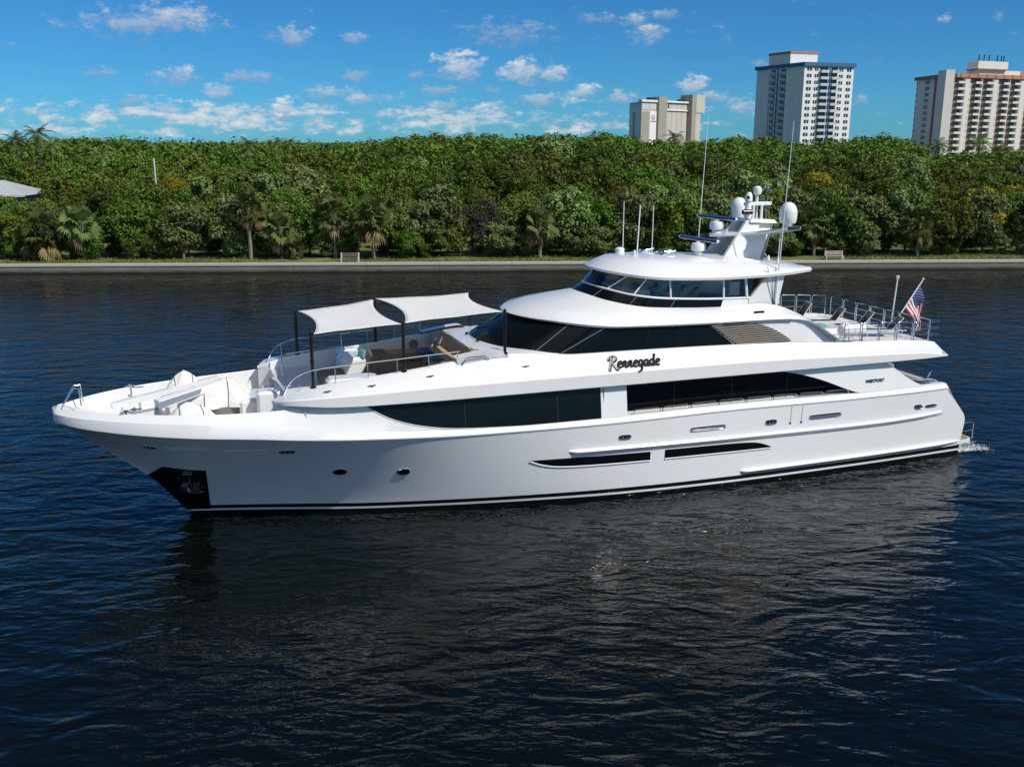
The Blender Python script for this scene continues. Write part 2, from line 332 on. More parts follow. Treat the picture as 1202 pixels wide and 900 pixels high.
def hs(s, z): return s if s < 31 else 31 + (s - 31) * (send(z) - 31) / (38.3 - 31)
def HP(s, z, off=0.0):
    s2 = hs(s, z); b = hb(s2, z)
    if off:
        e = 0.02; nb = (hb(s2, z + e) - hb(s2, z - e)) / (2 * e); ns = (hb(s2 + e, z) - hb(s2 - e, z)) / (2 * e)
        n = Vector((-ns, 1, -nb)).normalized() * off; return V(s2 + n.x, b + n.y, z + n.z)
    return V(s2, b, z)
sgrid = [0.0, .02, .05, .1, .16, .25, .4, .6, .8, 1.0] + lin(1.25, 8, 28) + lin(8.4, 31, 58)[0:] + lin(31.5, 38.3, 18)
hull = MB()
rows = []
NT = 22
for s in sgrid:
    zl = max(stem(s), -1.0); k = zk(s); r = []
    for i in range(NT + 1):
        z = zl + (k - zl) * i / NT; r.append(HP(s, z))
    rows.append(r)
hull.both(rows)
# transom closing faces
tr_rows = [[HP(38.3, z), (send(z), 0, z), (HP(38.3, z)[0], -HP(38.3, z)[1], HP(38.3, z)[2])] for z in lin(-1.0, 3.28, 10)]
hull.grid(tr_rows)
ho = hull.build('hull', ['gel'], Yt, angle=35)
# paint below the boot top: black antifouling, thin white stripe, black band (object space z of the hull paint)
def hull_paint():
    m = bpy.data.materials.new('hull_paint'); m.use_nodes = True; nt = m.node_tree; b = nt.nodes['Principled BSDF']
    b.inputs['Roughness'].default_value = 0.12; b.inputs['Coat Weight'].default_value = 0.7; b.inputs['Coat Roughness'].default_value = 0.03
    t = nt.nodes.new('ShaderNodeTexCoord'); s = nt.nodes.new('ShaderNodeSeparateXYZ'); nt.links.new(t.outputs['Object'], s.inputs[0])
    cr = nt.nodes.new('ShaderNodeValToRGB'); cr.color_ramp.interpolation = 'CONSTANT'; e = cr.color_ramp.elements
    mr = nt.nodes.new('ShaderNodeMapRange'); mr.inputs[1].default_value = -1; mr.inputs[2].default_value = 1; nt.links.new(s.outputs[2], mr.inputs[0]); nt.links.new(mr.outputs[0], cr.inputs[0])
    e[0].position = 0; e[0].color = (.005, .005, .005, 1); e[1].position = (1 + .15) / 2; e[1].color = (.8, .8, .8, 1)
    x = e.new((1 + .25) / 2); x.color = (.005, .005, .006, 1); x = e.new((1 + .42) / 2); x.color = (.80, .81, .82, 1)
    nt.links.new(cr.outputs[0], b.inputs['Base Color'])
    n = nt.nodes.new('ShaderNodeTexNoise'); n.inputs['Scale'].default_value = 0.5; n.inputs['Detail'].default_value = 2; nt.links.new(t.outputs['Object'], n.inputs[0])
    bp = nt.nodes.new('ShaderNodeBump'); bp.inputs['Distance'].default_value = 0.004; nt.links.new(n.outputs[0], bp.inputs['Height']); nt.links.new(bp.outputs[0], b.inputs['Normal'])
    return m
M['hullpaint'] = hull_paint(); ho.data.materials[0] = M['hullpaint']

# bulwark: knuckle -> crease -> cap
zc = lambda s: zk(s) + interp([(0, .26), (2, .36), (5, .44), (7, .42), (9, .33), (10.7, .24), (13, .2), (40, .2)])(s)
bc = lambda s: max(0.012, Bk(s) - interp([(0, .0), (0.3, .05), (2, .10), (6, .14), (12, .12), (40, .12)])(s))
z3 = interp([(0, 4.66), (2, 4.74), (5, 4.72), (7, 4.74), (8.2, 4.80), (9, 4.84), (10.2, 4.80), (11, 4.77), (40, 4.77)])
b3 = lambda s: max(0.01, Bk(s) - interp([(0, .02), (0.2, .25), (0.5, .40), (2, .5), (6, .5), (9, .40), (11, .3), (40, .3)])(s))
def F2(s, z):      # half breadth of the topside face between crease and deck edge
    t = (z - zc(s)) / (z3(s) - zc(s)); return bc(s) + (b3(s) - bc(s)) * t
sf = [s for s in sgrid if s <= 20.02] + [20.02]
sf = sorted(set(round(s, 3) for s in sf))
kn = interp([(0, .0), (40, 0)])
bul = MB()
def wcap(s): return V(s, Bk(s) + .03 * min(1, s), zk(s) - .015)
bul.both([[V(s, Bk(s), zk(s) - .03), wcap(s), V(s, Bk(s) + .03 * min(1, s), zk(s) + .035), V(s, bc(s), zc(s)), V(s, F2(s, zc(s) + .5 * (z3(s) - zc(s))), zc(s) + .5 * (z3(s) - zc(s))), V(s, b3(s), z3(s))] for s in sf])
# inner face of the bow bulwark down to the foredeck
FD = 3.78
fdz = lambda s: max(FD, 4.66 - max(0, s - .3) * .5)
sb = [s for s in sf if 0.15 <= s <= 8.6]
bul.both([[V(s, b3(s), z3(s)), V(s, max(.008, b3(s) - .03), z3(s) - .03), V(s, max(0.005, b3(s) - .10), fdz(s))] for s in sb])
# aft of the pillar: capping of the side deck bulwark, aft wing plate
sa = [s for s in sgrid if 20.02 < s < 36.9] ; sa = [20.02] + sa + [36.9]
def capz(s): return zk(s) + .2
bul.both([[V(s, Bk(s), zk(s) - .03), V(s, Bk(s) + .03, zk(s) - .015), V(s, Bk(s) + .03, zk(s) + .035), V(s, Bk(s) - .10, zk(s) + .18), V(s, Bk(s) - .16, zk(s) + .2), V(s, Bk(s) - .42, zk(s) + .2), V(s, Bk(s) - .44, zk(s) + .16), V(s, Bk(s) - .44, 2.66)] for s in sa])
bul.build('bulwark', 'gel', Yt, angle=28)
# topside wall: pillar and aft wing plate with the curved window opening between
def P2(s, z, off=0): return V(s, F2(s, z) + off, z)
arc = interp([(27.2, 4.765), (27.98, 4.72), (29.2, 4.48), (30.16, 4.19), (31.32, 3.74), (32.07, 3.47)])   # top edge of the opening -> aft end
def plate(name, sl, zb, zt, th=.10):
    for sg in (1, -1):
        w = MB()
        o = [[P2(s, zb(s)), P2(s, (zb(s) + zt(s)) / 2), P2(s, zt(s))] for s in sl]; i = [[P2(s, zb(s), -th), P2(s, (zb(s) + zt(s)) / 2, -th), P2(s, zt(s), -th)] for s in sl]
        w.grid([a + list(reversed(b)) for a, b in zip(o, i)], close=True); w.add(o[0] + list(reversed(i[0])), [tuple(range(6))]); w.add(o[-1] + list(reversed(i[-1])), [tuple(range(6))])
        w.v = [(x, sg * y, z) for x, y, z in w.v]; w.build(name, 'gel', Yt, angle=30)
plate('house_pillar', lin(20.02, 21.05, 4), lambda s: zc(s), lambda s: 4.77)
wingaft = interp([(33.4, 4.77), (33.46, 4.73), (35.43, 3.55), (35.7, 3.48)])
plate('aft_wing', lin(27.3, 35.6, 34), lambda s: max(zk(s) + .205, arc(s)) if s < 32.07 else zk(s) + .205, lambda s: min(4.77, wingaft(s)) if s > 33.4 else 4.77)
# superstructure band (upper deck edge) ---------------------------------
bbz = interp([(7.5, 4.93), (8.1, 4.94), (9.5, 4.83), (10.7, 4.79), (14.3, 4.755), (36.75, 4.765)])
bbb = interp([(7.5, 2.95), (7.62, 3.3), (7.9, 3.62), (8.4, 3.85), (9.2, 3.97), (10.7, 4.05), (33, 4.08), (35.5, 4.02), (36.75, 3.85)])
crz = interp([(7.5, 5.0), (8, 5.14), (9, 5.2), (10.4, 5.22), (15, 5.27), (26, 5.28), (32, 5.15), (35.4, 5.02), (36.4, 4.86), (36.75, 4.80)])
crb = lambda s: bbb(s) - .015
rbz = interp([(7.5, 5.03), (8.2, 5.22), (9, 5.36), (12.3, 5.69), (14.5, 5.95), (16.0, 6.13), (17.2, 6.1), (18.6, 5.96), (22.5, 5.93), (28.5, 5.82), (31, 5.72), (35.9, 5.45), (36.4, 5.1), (36.75, 4.83)])
rbb = interp([(7.5, 2.93), (9, 2.95), (14.5, 2.95), (16.2, 3.0), (17.2, 3.12), (18.6, 3.25), (28, 3.32), (30, 3.55), (31.5, 3.72), (35.9, 3.74), (36.4, 3.74), (36.75, 3.8)])
sB = [7.5, 7.52, 7.56, 7.62, 7.7, 7.8, 7.95, 8.15, 8.4, 8.8] + lin(9.2, 36, 60) + [36.2, 36.4, 36.6, 36.75]
band = MB()
def bandrow(s):
    b0, z0, b1, z1, b2, z2 = bbb(s), bbz(s), crb(s), crz(s), rbb(s), rbz(s)
    k = min(1.0, (z1 - z0) / .2)
    return [V(s, min(b0 - .35, b3(s)) if s > 9 else min(b0 - .2, b2), z0 + .012), V(s, b0 - .02, z0), V(s, b0, z0 + .025 * k), V(s, b1 + .012, z1 - .02 * k), V(s, b1 - .03, z1 + .015 * k),
            V(s, b1 + (b2 - b1) * .4, z1 + (z2 - z1) * .46), V(s, b1 + (b2 - b1) * .8, z1 + (z2 - z1) * .87), V(s, b2, z2)]
band.both([bandrow(s) for s in sB])
# stern edge of the upper deck overhang
e = bandrow(36.75); e2 = bandrow(36.0)
band.grid([[p for p in bandrow(s)[4:]] + [(q[0], -q[1], q[2]) for q in reversed(bandrow(s)[4:])] for s in (36.02, 36.4, 36.6, 36.75)])
band.grid([e, [(q[0], -q[1], q[2]) for q in e]])
band.build('upper_deck', 'gel', Yt, angle=24)
sof = MB()    # soffit under the overhang and the deck above the salon
sof.grid([[V(s, bbb(s) - .03, bbz(s) + .006), V(s, -bbb(s) + .03, bbz(s) + .006)] for s in lin(20, 36.7, 20)])
sof.build('soffit', 'gelsoft', Yt)
# full beam master window, side deck and salon glass
wb = interp([(10.7, 4.76), (11.2, 4.43), (11.77, 4.15), (12.71, 3.86), (13.91, 3.655), (15.17, 3.565), (17.1, 3.49), (20.02, 3.475)])
def two(fn, name, mats, parent=Yt, **k):
    outs = []
    for sg in (1, -1):
        mb = MB(); fn(mb); mb.v = [(x, sg * y, z) for (x, y, z) in mb.v]; outs.append(mb.build(name, mats, parent, **k))
    return outs
def f(mb):
    o = [[P2(s, wb(s) + (4.755 - wb(s)) * t, .012) for t in (0, .33, .66, 1)] for s in lin(10.75, 19.93, 50)]; mb.grid(o)
wins = two(f, 'master_window', 'glass')
for sg, wn in zip((1, -1), wins):
    for s in (14.4, 18.1):
        mb = MB(); mb.box((0, 0, 0), (.035, .02, 4.74 - wb(s)), bev=.003)
        mb.v = [(s + x, sg * (-(F2(s, (4.755 + wb(s)) / 2 + z)) - .014 + y), (4.755 + wb(s)) / 2 + z) for x, y, z in mb.v]; mb.build('mullion', 'darkgap', wn)
    mb = MB()   # white reveal lip under the window
    mb.tube([(P2(s, wb(s) - .012, .012)[0], sg * P2(s, wb(s) - .012, .012)[1], wb(s) - .012) for s in lin(10.8, 19.95, 40)], .016, 6); mb.build('sill', 'gel', wn)
def f(mb):
    mb.grid([[V(s, 3.18, z) for z in (3.42, 3.9, 4.3, 4.765)] for s in lin(20.6, 33.2, 40)])
swin = two(f, 'salon_window', 'glass')
for sg, wn in zip((1, -1), swin):
    for s in (23.5, 26.2, 28.9, 31.4):
        mb = MB(); mb.box((s, -sg * 3.19, 4.09), (.05, .03, 1.34)); mb.build('mullion', 'black', wn)
dk = MB()
dk.both([[V(s, 3.18, 3.42), V(s, 3.18, 2.655), V(s, Bk(s) - .43, 2.65)] for s in lin(20.1, 37.0, 20)])
dk.grid([[V(20.06, 3.9, 2.6), V(20.06, 3.9, 4.77)], [V(20.06, -3.9, 2.6), V(20.06, -3.9, 4.77)]])
dk.grid([[V(33.2, 3.18, 2.6), V(33.2, 3.18, 4.77)], [V(33.2, -3.18, 2.6), V(33.2, -3.18, 4.77)]])
dk.build('deck_house', 'gel', Yt)
md = MB(); md.grid([[V(s, min(3.6, hb(s, 2.6)) , 2.665), V(s, -min(3.6, hb(s, 2.6)), 2.665)] for s in lin(33.2, 37.3, 5)]); md.build('aft_deck', 'teak', Yt)
# aft transom bench of the main deck
ab = MB(); ab.box((36.2, 0, 2.9), (1.0, 5.4, .4), bev=.08); ab.build('transom_seat', 'tan', Yt)
tp = MB(); tp.box((36.72, 0, 3.0), (.22, 6.6, .86), bev=.06); tp.grid([[V(36.85, b, 3.47) for b in lin(-3.8, 3.8, 6)], [V(36.95, b, 3.40) for b in lin(-3.8, 3.8, 6)], [V(37.55, b, 2.56) for b in lin(-3.74, 3.74, 6)], [V(38.0, b, 1.95) for b in lin(-3.7, 3.7, 6)]]); tp.build('transom', 'gel', Yt)
# swim platform
def outline_round(s0, s1, b, n=6, r=.5):
    pts = [(s0, -b)]
    for i in range(n + 1):
        a = math.pi / 2 * i / n; pts.append((s1 - r + r * math.sin(a), -b + r - r * math.cos(a)))
    for i in range(n + 1):
        a = math.pi / 2 * i / n; pts.append((s1 - r + r * math.cos(a), b - r + r * math.sin(a)))
    pts.append((s0, b)); return pts
sp = MB(); sp.prism(outline_round(37.7, 39.06, 3.62), .47, .61, lambda p, d: (p[0], p[1], d)); spo = sp.build('swim_platform', 'gel', Yt)
sp = MB(); sp.prism(outline_round(38.25, 39.0, 3.5, r=.45), .612, .622, lambda p, d: (p[0], p[1], d)); sp.build('teak_deck', 'teak', spo)
for sg in (-1, 1):
    rl = MB(); x0, x1 = 38.35, 39.0; y = sg * 3.5
    rl.tube([(x0, y, 1.35), (x0 + .12, y, 1.42), (x1 - .1, y, 1.42), (x1, y, 1.34), (x1, y, .61)], .022); rl.tube([(x0, y, 1.02), (x1, y, 1.02)], .016); rl.build('platform_rail', 'chrome', spo)
# hull rub strakes
def strake(name, s0, s1, zf, h, out, blunt=.25):
    def f(mb):
        rws = []
        for s in lin(s0, s1, 60):
            k = min(1, ((s - s0) / blunt) ** .5 if s < s0 + blunt else 1, ((s1 - s) / 1.3) ** .6 if s > s1 - 1.3 else 1); k = max(k, .02)
            r = []
            for i in range(9):
                a = (0, .05, .12, .18, .24, .32, .5, .75, 1.0)[i]; zz = zf(s) + h * (.5 - a); ext = (0, .45, .80, .96, 1.0, .97, .72, .36, 0)[i] * out * k - .012
                r.append(HP(s, zz, ext))
            rws.append(r)
        mb.grid(rws); mb.add(rws[0], [tuple(range(9))]); mb.add(rws[-1], [tuple(range(9))])
    return two(f, name, 'gel', angle=50)
strake('rub_rail', 18.58, 37.2, interp([(18.6, 2.16), (26, 2.07), (33, 2.02), (37, 2.12)]), .27, .15)
strake('rub_rail', 26.3, 38.3, interp([(26, .54), (39, .58)]), .24, .17)
# hull slit windows, with a bevelled white lip
def slit(name, s0, s1, zt, zb):
    def f(mb): mb.grid([[HP(s, zb(s) + (zt(s) - zb(s)) * t, .012) for t in (0, .5, 1)] for s in lin(s0, s1, 26)])
    ws = two(f, name, 'glass')
    for sg, w in zip((1, -1), ws):
        mb = MB(); pts = [HP(s, zb(s) - .02, .015) for s in lin(s0, s1, 30)]; mb.tube([(p[0], sg * p[1], p[2]) for p in pts], .028, 6); mb.build('sill', 'gel', w)
slit('hull_window', 17.03, 22.12, interp([(17, 1.985), (22.2, 1.90)]), interp([(17.03, 1.975), (17.5, 1.78), (18.2, 1.63), (19.2, 1.575), (22.2, 1.525)]))
slit('hull_window', 22.76, 27.75, interp([(22.7, 1.92), (26.3, 1.86), (27.0, 1.80), (27.5, 1.65), (27.8, 1.515)]), interp([(22.7, 1.545), (27.8, 1.505)]))
# portholes, fairleads, vents, bow light strips
def onhull(poly, off, name, m, parent=Yt, d=.02, both=True, ring=None):
    outs = []
    for sg in ((1, -1) if both else (1,)):
        mb = MB(); n = len(poly); c = (sum(p[0] for p in poly) / n, sum(p[1] for p in poly) / n)
        o = [HP(p[0], p[1], off) for p in poly]; i = [HP(p[0], p[1], -.01) for p in poly]
        vs = [(x, sg * y, z) for x, y, z in o + i + [HP(c[0], c[1], off)]]
        fs = [(k, (k + 1) % n, 2 * n) for k in range(n)] + [(k, (k + 1) % n, n + (k + 1) % n, n + k) for k in range(n)]
        mb.add(vs, fs); oo = mb.build(name, m, parent, angle=30); outs.append(oo)
        if ring:
            r = MB(); r.tube([(x, sg * y, z) for x, y, z in [HP(p[0], p[1], off) for p in poly]], ring[0], 6, closed=True); r.build('rim', ring[1], oo)
    return outs
def ell(s, z, a, b, n=20, e=2.0):
    r = []
    for i in range(n):
        t = 2 * math.pi * i / n; c, q = math.cos(t), math.sin(t)
        r.append((s + a * math.copysign(abs(c) ** (2 / e), c), z + b * math.copysign(abs(q) ** (2 / e), q)))
    return r

for s, z in ((9.83, 2.04), (12.17, 1.89)):
    onhull(ell(s, z, .24, .15), .008, 'porthole', 'glass', ring=(.022, 'chrome'))
onhull(ell(4.46, 3.435, .73, .05, 24, 6), .01, 'bow_light_strip', 'plastic'); onhull(ell(6.47, 3.285, .78, .06, 24, 6), .01, 'bow_light_strip', 'plastic')
def fairlead(s, z, a=.26, b=.075):
    for sg, o in zip((1, -1), onhull(ell(s, z, a, b, 22, 3), .008, 'fairlead', 'darkgap', ring=(.024, 'chrome'))):
        for d in (-.3, .3): mb = MB(); p = HP(s + a * d, z, .02); mb.tube([(p[0], sg * p[1], p[2] - b * .7), (p[0], sg * p[1], p[2] + b * .7)], .018, 6); mb.build('roller', 'chrome', o)
fairlead(3.22, 3.43, .22, .06); fairlead(7.9, 3.185); fairlead(20.94, 2.63, .26, .09); fairlead(27.63, 2.63, .27, .1); fairlead(35.8, 2.58, .24, .1); fairlead(36.6, 2.55, .36, .06)
for s in (24.65, 30.33):
    for sg, o in zip((1, -1), onhull(ell(s, 2.655, .8, .085, 26, 6), .01, 'hull_vent', 'grey', ring=(.02, 'chrome'))):
        mb = MB()
        for d in (-.05, 0, .05): mb.tube([(p[0], sg * p[1], p[2]) for p in (HP(s - .72, 2.655 + d, .016), HP(s, 2.655 + d, .016), HP(s + .72, 2.655 + d, .016))], .012, 5)
        mb.build('louvre', 'chrome', o)
# boarding gate seams and drains
for s in (28.58, 29.12):
    onhull([(s - .012, 2.56), (s + .012, 2.56), (s + .03, 3.26), (s + .006, 3.26)], .004, 'gate_seam', 'grey'); onhull(ell(s, 2.49, .05, .05, 12), .012, 'drain', 'black')
# anchor pocket and anchor
pk = [(2.98, 1.68), (3.2, 1.95), (3.68, 2.37), (4.4, 2.335), (5.06, 2.30), (5.13, 1.6), (5.2, .56), (4.95, .42), (4.62, .2), (4.3, .28), (3.9, .76), (3.4, 1.36)]
def f(mb):
    # fine patch following the hull, black steel plate around the anchor
    top = interp([(2.98, 1.72), (3.3, 2.05), (3.68, 2.37), (5.06, 2.30), (5.09, 2.28)])
    rws = []
    for s in lin(2.98, 5.1, 36):
        lo = max(stem(s) + .005, .2) if s < 4.45 else .24
        hi = max(top(s), lo + .01); rws.append([HP(s + (0.1 * (1 - t) if s > 5.0 else 0), lo + (hi - lo) * t, .010) for t in lin(0, 1, 14)])
    mb.grid(rws)
for sg, o in zip((1, -1), two(f, 'anchor_pocket', 'black')):
    mb = MB()
    def A(s, z, off): p = HP(s, z, off); return Vector((p[0], sg * p[1], p[2]))
    mb.tube([A(4.45, 2.2, .06), A(4.5, 1.8, .07), A(4.55, 1.42, .1)], .045, 8); mb.tube([A(4.3, 2.16, .06), A(4.62, 2.16, .06)], .03, 6)
    for d in (-.30, .10):
        q = [A(4.52 + d, 1.52, .06), A(4.52 + d + .22, 1.52, .06), A(4.56 + d + .26, 1.26, .12), A(4.50 + d, 1.26, .12)]; n = (q[1] - q[0]).cross(q[2] - q[0]).normalized() * .06
        mb.prism([0, 1, 2, 3], -1, 1, lambda i, k: q[i] + n * k)
    mb.tube([A(4.2, 1.27, .1), A(4.98, 1.27, .1)], .03, 6); mb.build('anchor', 'chrome', o)
# ---------------------------------------------------------------- foredeck and lounge
fd = MB(); ss_ = [s for s in sf if .16 <= s <= 9.0]
fd.grid([[V(s, max(.01, b3(s) - .1), fdz(s)), V(s, 0, fdz(s) + .03), V(s, -max(.01, b3(s) - .1), fdz(s))] for s in ss_]); fd.build('foredeck', 'gelsoft', Yt)
LF = 4.92
lo = MB()
sl = lin(8.0, 15.3, 24)
lo.both([[V(s, rbb(s), rbz(s)), V(s, rbb(s) - .04, rbz(s) + .012), V(s, rbb(s) - .16, rbz(s) + .012), V(s, rbb(s) - .2, rbz(s) - .03), V(s, rbb(s) - .24, LF)] for s in sl])
lo.grid([[V(8.0, b, LF) for b in lin(-2.8, 2.8, 4)], [V(8.0, b, FD) for b in lin(-2.8, 2.8, 4)]])
lo.both([[V(7.5, 2.95, 4.93), V(7.5, 2.95, 5.03)], [V(8.0, 2.8, 4.93), V(8.0, 2.8, 5.2)]])
lo.both([[V(7.52, 3.0, 4.98), V(7.52, 3.0, FD)], [V(8.6, 3.75, 4.9), V(8.6, 3.75, FD)]]); lo.both([[V(7.52, 3.0, 4.98), V(7.52, 3.0, FD)], [V(8.02, 2.7, 4.98), V(8.02, 2.7, FD)]])
lo.build('lounge_coaming', 'gel', Yt, angle=30)
lf = MB(); lf.grid([[V(s, b, LF) for b in (2.78, 0, -2.78)] for s in lin(10.9, 15.5, 4)]); lf.build('lounge_floor', 'teak', Yt)
lf = MB(); lf.grid([[V(s, b, LF) for b in (2.78, 0, -2.78)] for s in lin(8.0, 10.9, 4)]); lf.build('forward_deck', 'gelsoft', Yt)
# raised deck in front of the windscreen
PB = [(15.87, 0)]
def pbase(s):    # half breadth of the pilothouse base
    return 0 if s <= 15.87 else 3.27 * (1 - max(0, (19.2 - s) / (19.2 - 15.87)) ** 2.1) ** (1 / 2.1) if s < 19.2 else 3.27
rd = MB()
rd.both([[V(s, rbb(s), rbz(s) + .004), V(s, (rbb(s) + max(0, pbase(s) - .06)) / 2, rbz(s) + .05), V(s, max(0, pbase(s) - .06), rbz(s) + .06)] for s in [15.3, 15.5, 15.8, 15.87, 15.9, 16, 16.2, 16.5] + lin(16.8, 19.2, 8)])
rd.grid([[V(15.3, b, LF) for b in lin(-2.8, 2.8, 9)], [V(15.3, b, rbz(15.3) + .004 + .05 * (1 - abs(b) / 2.9)) for b in lin(-2.8, 2.8, 9)]])
rd.build('windscreen_deck', 'gel', Yt, angle=30)
# niche with grab rail in the coaming, its shade painted on as flat grey
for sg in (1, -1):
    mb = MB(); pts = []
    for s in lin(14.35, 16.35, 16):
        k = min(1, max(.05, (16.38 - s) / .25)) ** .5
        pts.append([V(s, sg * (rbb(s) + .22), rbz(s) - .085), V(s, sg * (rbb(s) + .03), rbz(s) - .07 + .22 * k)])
    mb.grid(pts); nn = mb.build('coaming_niche', 'niche_shade', Yt)
    mb = MB(); mb.grid([[p[1] for p in pts], [(p[1][0], p[1][1] - (-sg) * -.0 + sg * .5, p[1][2]) for p in pts]]); mb.build('niche_top', 'gel', nn)
    mb = MB(); mb.tube([V(14.5, sg * 3.25, rbz(14.5) - .1), V(14.62, sg * 3.23, rbz(14.6) + .1), V(14.8, sg * 3.2, rbz(14.7) + .14), V(15.4, sg * 3.2, rbz(15.4) + .05), V(15.55, sg * 3.26, rbz(15.5) - .1)], .02, 6); mb.build('grab_rail', 'chrome', nn)
# built in sofa by the windscreen
so_ = MB()
def arcpts(r, n, a0, a1, cx, cy): return [(cx + r * math.cos(a), cy + r * math.sin(a)) for a in lin(a0, a1, n)]
for (c, d, tl) in (((14.75, -0.25, 5.18), (.95, 4.3, .5), 0),): so_.box(c, d, bev=.06)
so_.build('sofa_base', 'gel', Yt)
so_ = MB(); so_.box((14.7, -.25, 5.50), (1.0, 4.2, .16), bev=.06); so_.build('sofa_seat', 'tan', Yt)
so_ = MB(); so_.grid([[V(15.1 + .12 * (b / 2.2) ** 2 * -1 + .02, b, 5.56), V(15.16 - .12 * (b / 2.2) ** 2, b, 5.66), V(15.34 - .14 * (b / 2.2) ** 2, b, 6.1), V(15.46 - .14 * (b / 2.2) ** 2, b, 6.14), V(15.54 - .14 * (b / 2.2) ** 2, b, 6.05), V(15.5, b, 5.5)] for b in lin(-1.9, 2.4, 14)]); so_.build('sofa_back', 'tan', Yt, angle=50)
# side benches and sun pad lockers
for (x, y, z, d, nm, mt, bv) in ((11.0, .8, 5.32, (1.0, 1.5, .75), 'locker', 'gel', .12), (11.1, 2.3, 5.3, (.9, .7, .72), 'locker', 'gel', .12), (10.6, -1.95, 5.2, (2.0, .9, .5), 'locker', 'gel', .12), (12.3, -2.35, 5.15, (3.2, .6, .45), 'side_bench', 'tan', .06), (13.2, 2.4, 5.15, (2.6, .6, .45), 'side_bench', 'tan', .06)):
    mb = MB(); mb.box((x, y, z), d, bev=bv); mb.build(nm, mt, Yt)
mb = MB(); mb.box((10.05, -.35, 5.12), (1.0, 1.1, .36), bev=.05); mb.build('sun_pad', 'brownfab', Yt)
mb = MB(); mb.lathe(V(14.05, -2.67, 5.55), [(.2, .02), (.2, 0)], 20, rot=Matrix.Rotation(R(90), 3, 'X')); mb.build('loudspeaker', 'grey', Yt)
mb = MB(); mb.lathe(V(13.95, -2.67, 5.12), [(.06, .02), (.06, 0)], 12, rot=Matrix.Rotation(R(90), 3, 'X')); mb.build('courtesy_light', 'black', Yt)
# front locker and steps down to the bow
mb = MB(); mb.box((7.25, .2, 4.15), (1.5, 1.9, .74), bev=.1, top=(.9, .95)); mb.box((7.55, -1.0, 4.4), (.9, .7, 1.1), bev=.1); mb.build('bow_locker', 'gel', Yt)
st_ = MB()
for k in range(3): st_.box((7.45 + .25 * k, 1.95, 3.9 + .19 * k), (.26, .9, .24 + .38 * k * .5), bev=.02)
for k in range(3): st_.box((7.45 + .25 * k, -2.15, 3.9 + .19 * k), (.26, .9, .24 + .38 * k * .5), bev=.02)
st_.build('steps', 'gelsoft', Yt)
for sg in (1,):
    mb = MB(); mb.tube([V(8.1, sg * 2.62, 3.9), V(8.05, sg * 2.62, 4.9), V(7.95, sg * 2.6, 5.3), V(7.75, sg * 2.55, 5.62), V(7.6, sg * 2.5, 5.72)], .085, 10); mb.build('handrail_post', 'postgrey', Yt)
# curved grab rails round the lounge
def rail(path_top, posts, base, name='lounge_rail', r=.022, mids=()):
    mb = MB(); mb.tube(path_top, r, 8)
    for m_ in mids: mb.tube(m_, r * .7, 6)
    for (a, b) in posts: mb.tube([a, b], r * .85, 6)
    return mb.build(name, 'chrome', Yt)
rtop = interp([(7.9, 5.1), (8.05, 5.45), (8.4, 5.82), (9, 6.02), (10, 6.1), (12, 6.2), (14.6, 6.34)])
for sg in (1, -1):
    P = [V(s, sg * (2.98), rtop(s)) for s in [7.9, 7.95, 8.05, 8.2, 8.4, 8.7, 9] + lin(9.4, 14.5, 10)]
    rail(P, [(V(s, sg * 2.98, rtop(s)), V(s, sg * 2.95, rbz(s))) for s in (8.5, 9.8, 11.0, 12.1, 13.3, 14.4)], 0)
mb = MB(); mb.tube([V(8.3, -.9, 4.92), V(8.3, -.9, 5.7), V(8.5, -.9, 5.86), V(9.8, -1.0, 5.95), V(10.6, -1.0, 6.0), V(10.6, -1.0, 5.5)], .02, 8); mb.build('lounge_rail', 'chrome', Yt)
mb = MB(); mb.tube([V(7.5, 1.3, 3.8), V(7.62, 1.3, 4.5), V(7.8, 1.3, 4.9), V(8.05, 1.3, 5.1), V(8.4, 1.3, 5.12)], .022, 8); mb.build('stair_rail', 'chrome', Yt)
# deck fittings on the coaming
for s, b in ((13.2, 3.5), (16.9, 3.62), (9.4, 3.6), (11, 3.6)):
    for sg in (1, -1):
        t = (crb(s) - b) / max(.01, crb(s) - rbb(s)); z = crz(s) + (rbz(s) - crz(s)) * t
        mb = MB(); mb.tube([V(s - .14, sg * b, z + .06), V(s + .14, sg * b, z + .08)], .022, 6); mb.box(V(s, sg * b, z + .03), (.1, .06, .08), bev=.01); mb.build('cleat', 'chrome', Yt)
# bow pulpit
mb = MB()
for sg in (1, -1): mb.tube([V(.35, sg * .30, 4.66), V(.72, sg * .28, 5.28), V(.80, sg * .26, 5.38), V(.98, sg * .3, 5.36), V(1.02, sg * .36, 4.72)], .025, 8)
mb.tube([V(.78, .27, 5.37), V(.78, -.27, 5.37)], .025, 8); mb.tube([V(.55, .29, 5.0), V(.55, -.29, 5.0)], .02, 8); mb.build('bow_pulpit', 'chrome', Yt)
for (x, y) in ((2.9, 1.7), (2.6, 2.05)):
    for sg in (1, -1):
        mb = MB(); mb.lathe(V(x, sg * y, 4.73 if y > 2 else FD + .35), [(.05, -.3), (.05, .06), (.09, .08), (.09, .12), (.03, .13)], 12); mb.tube([V(x - .2, sg * y, 4.78), V(x + .2, sg * y, 4.78)], .03, 8); mb.build('bollard', 'chrome', Yt)
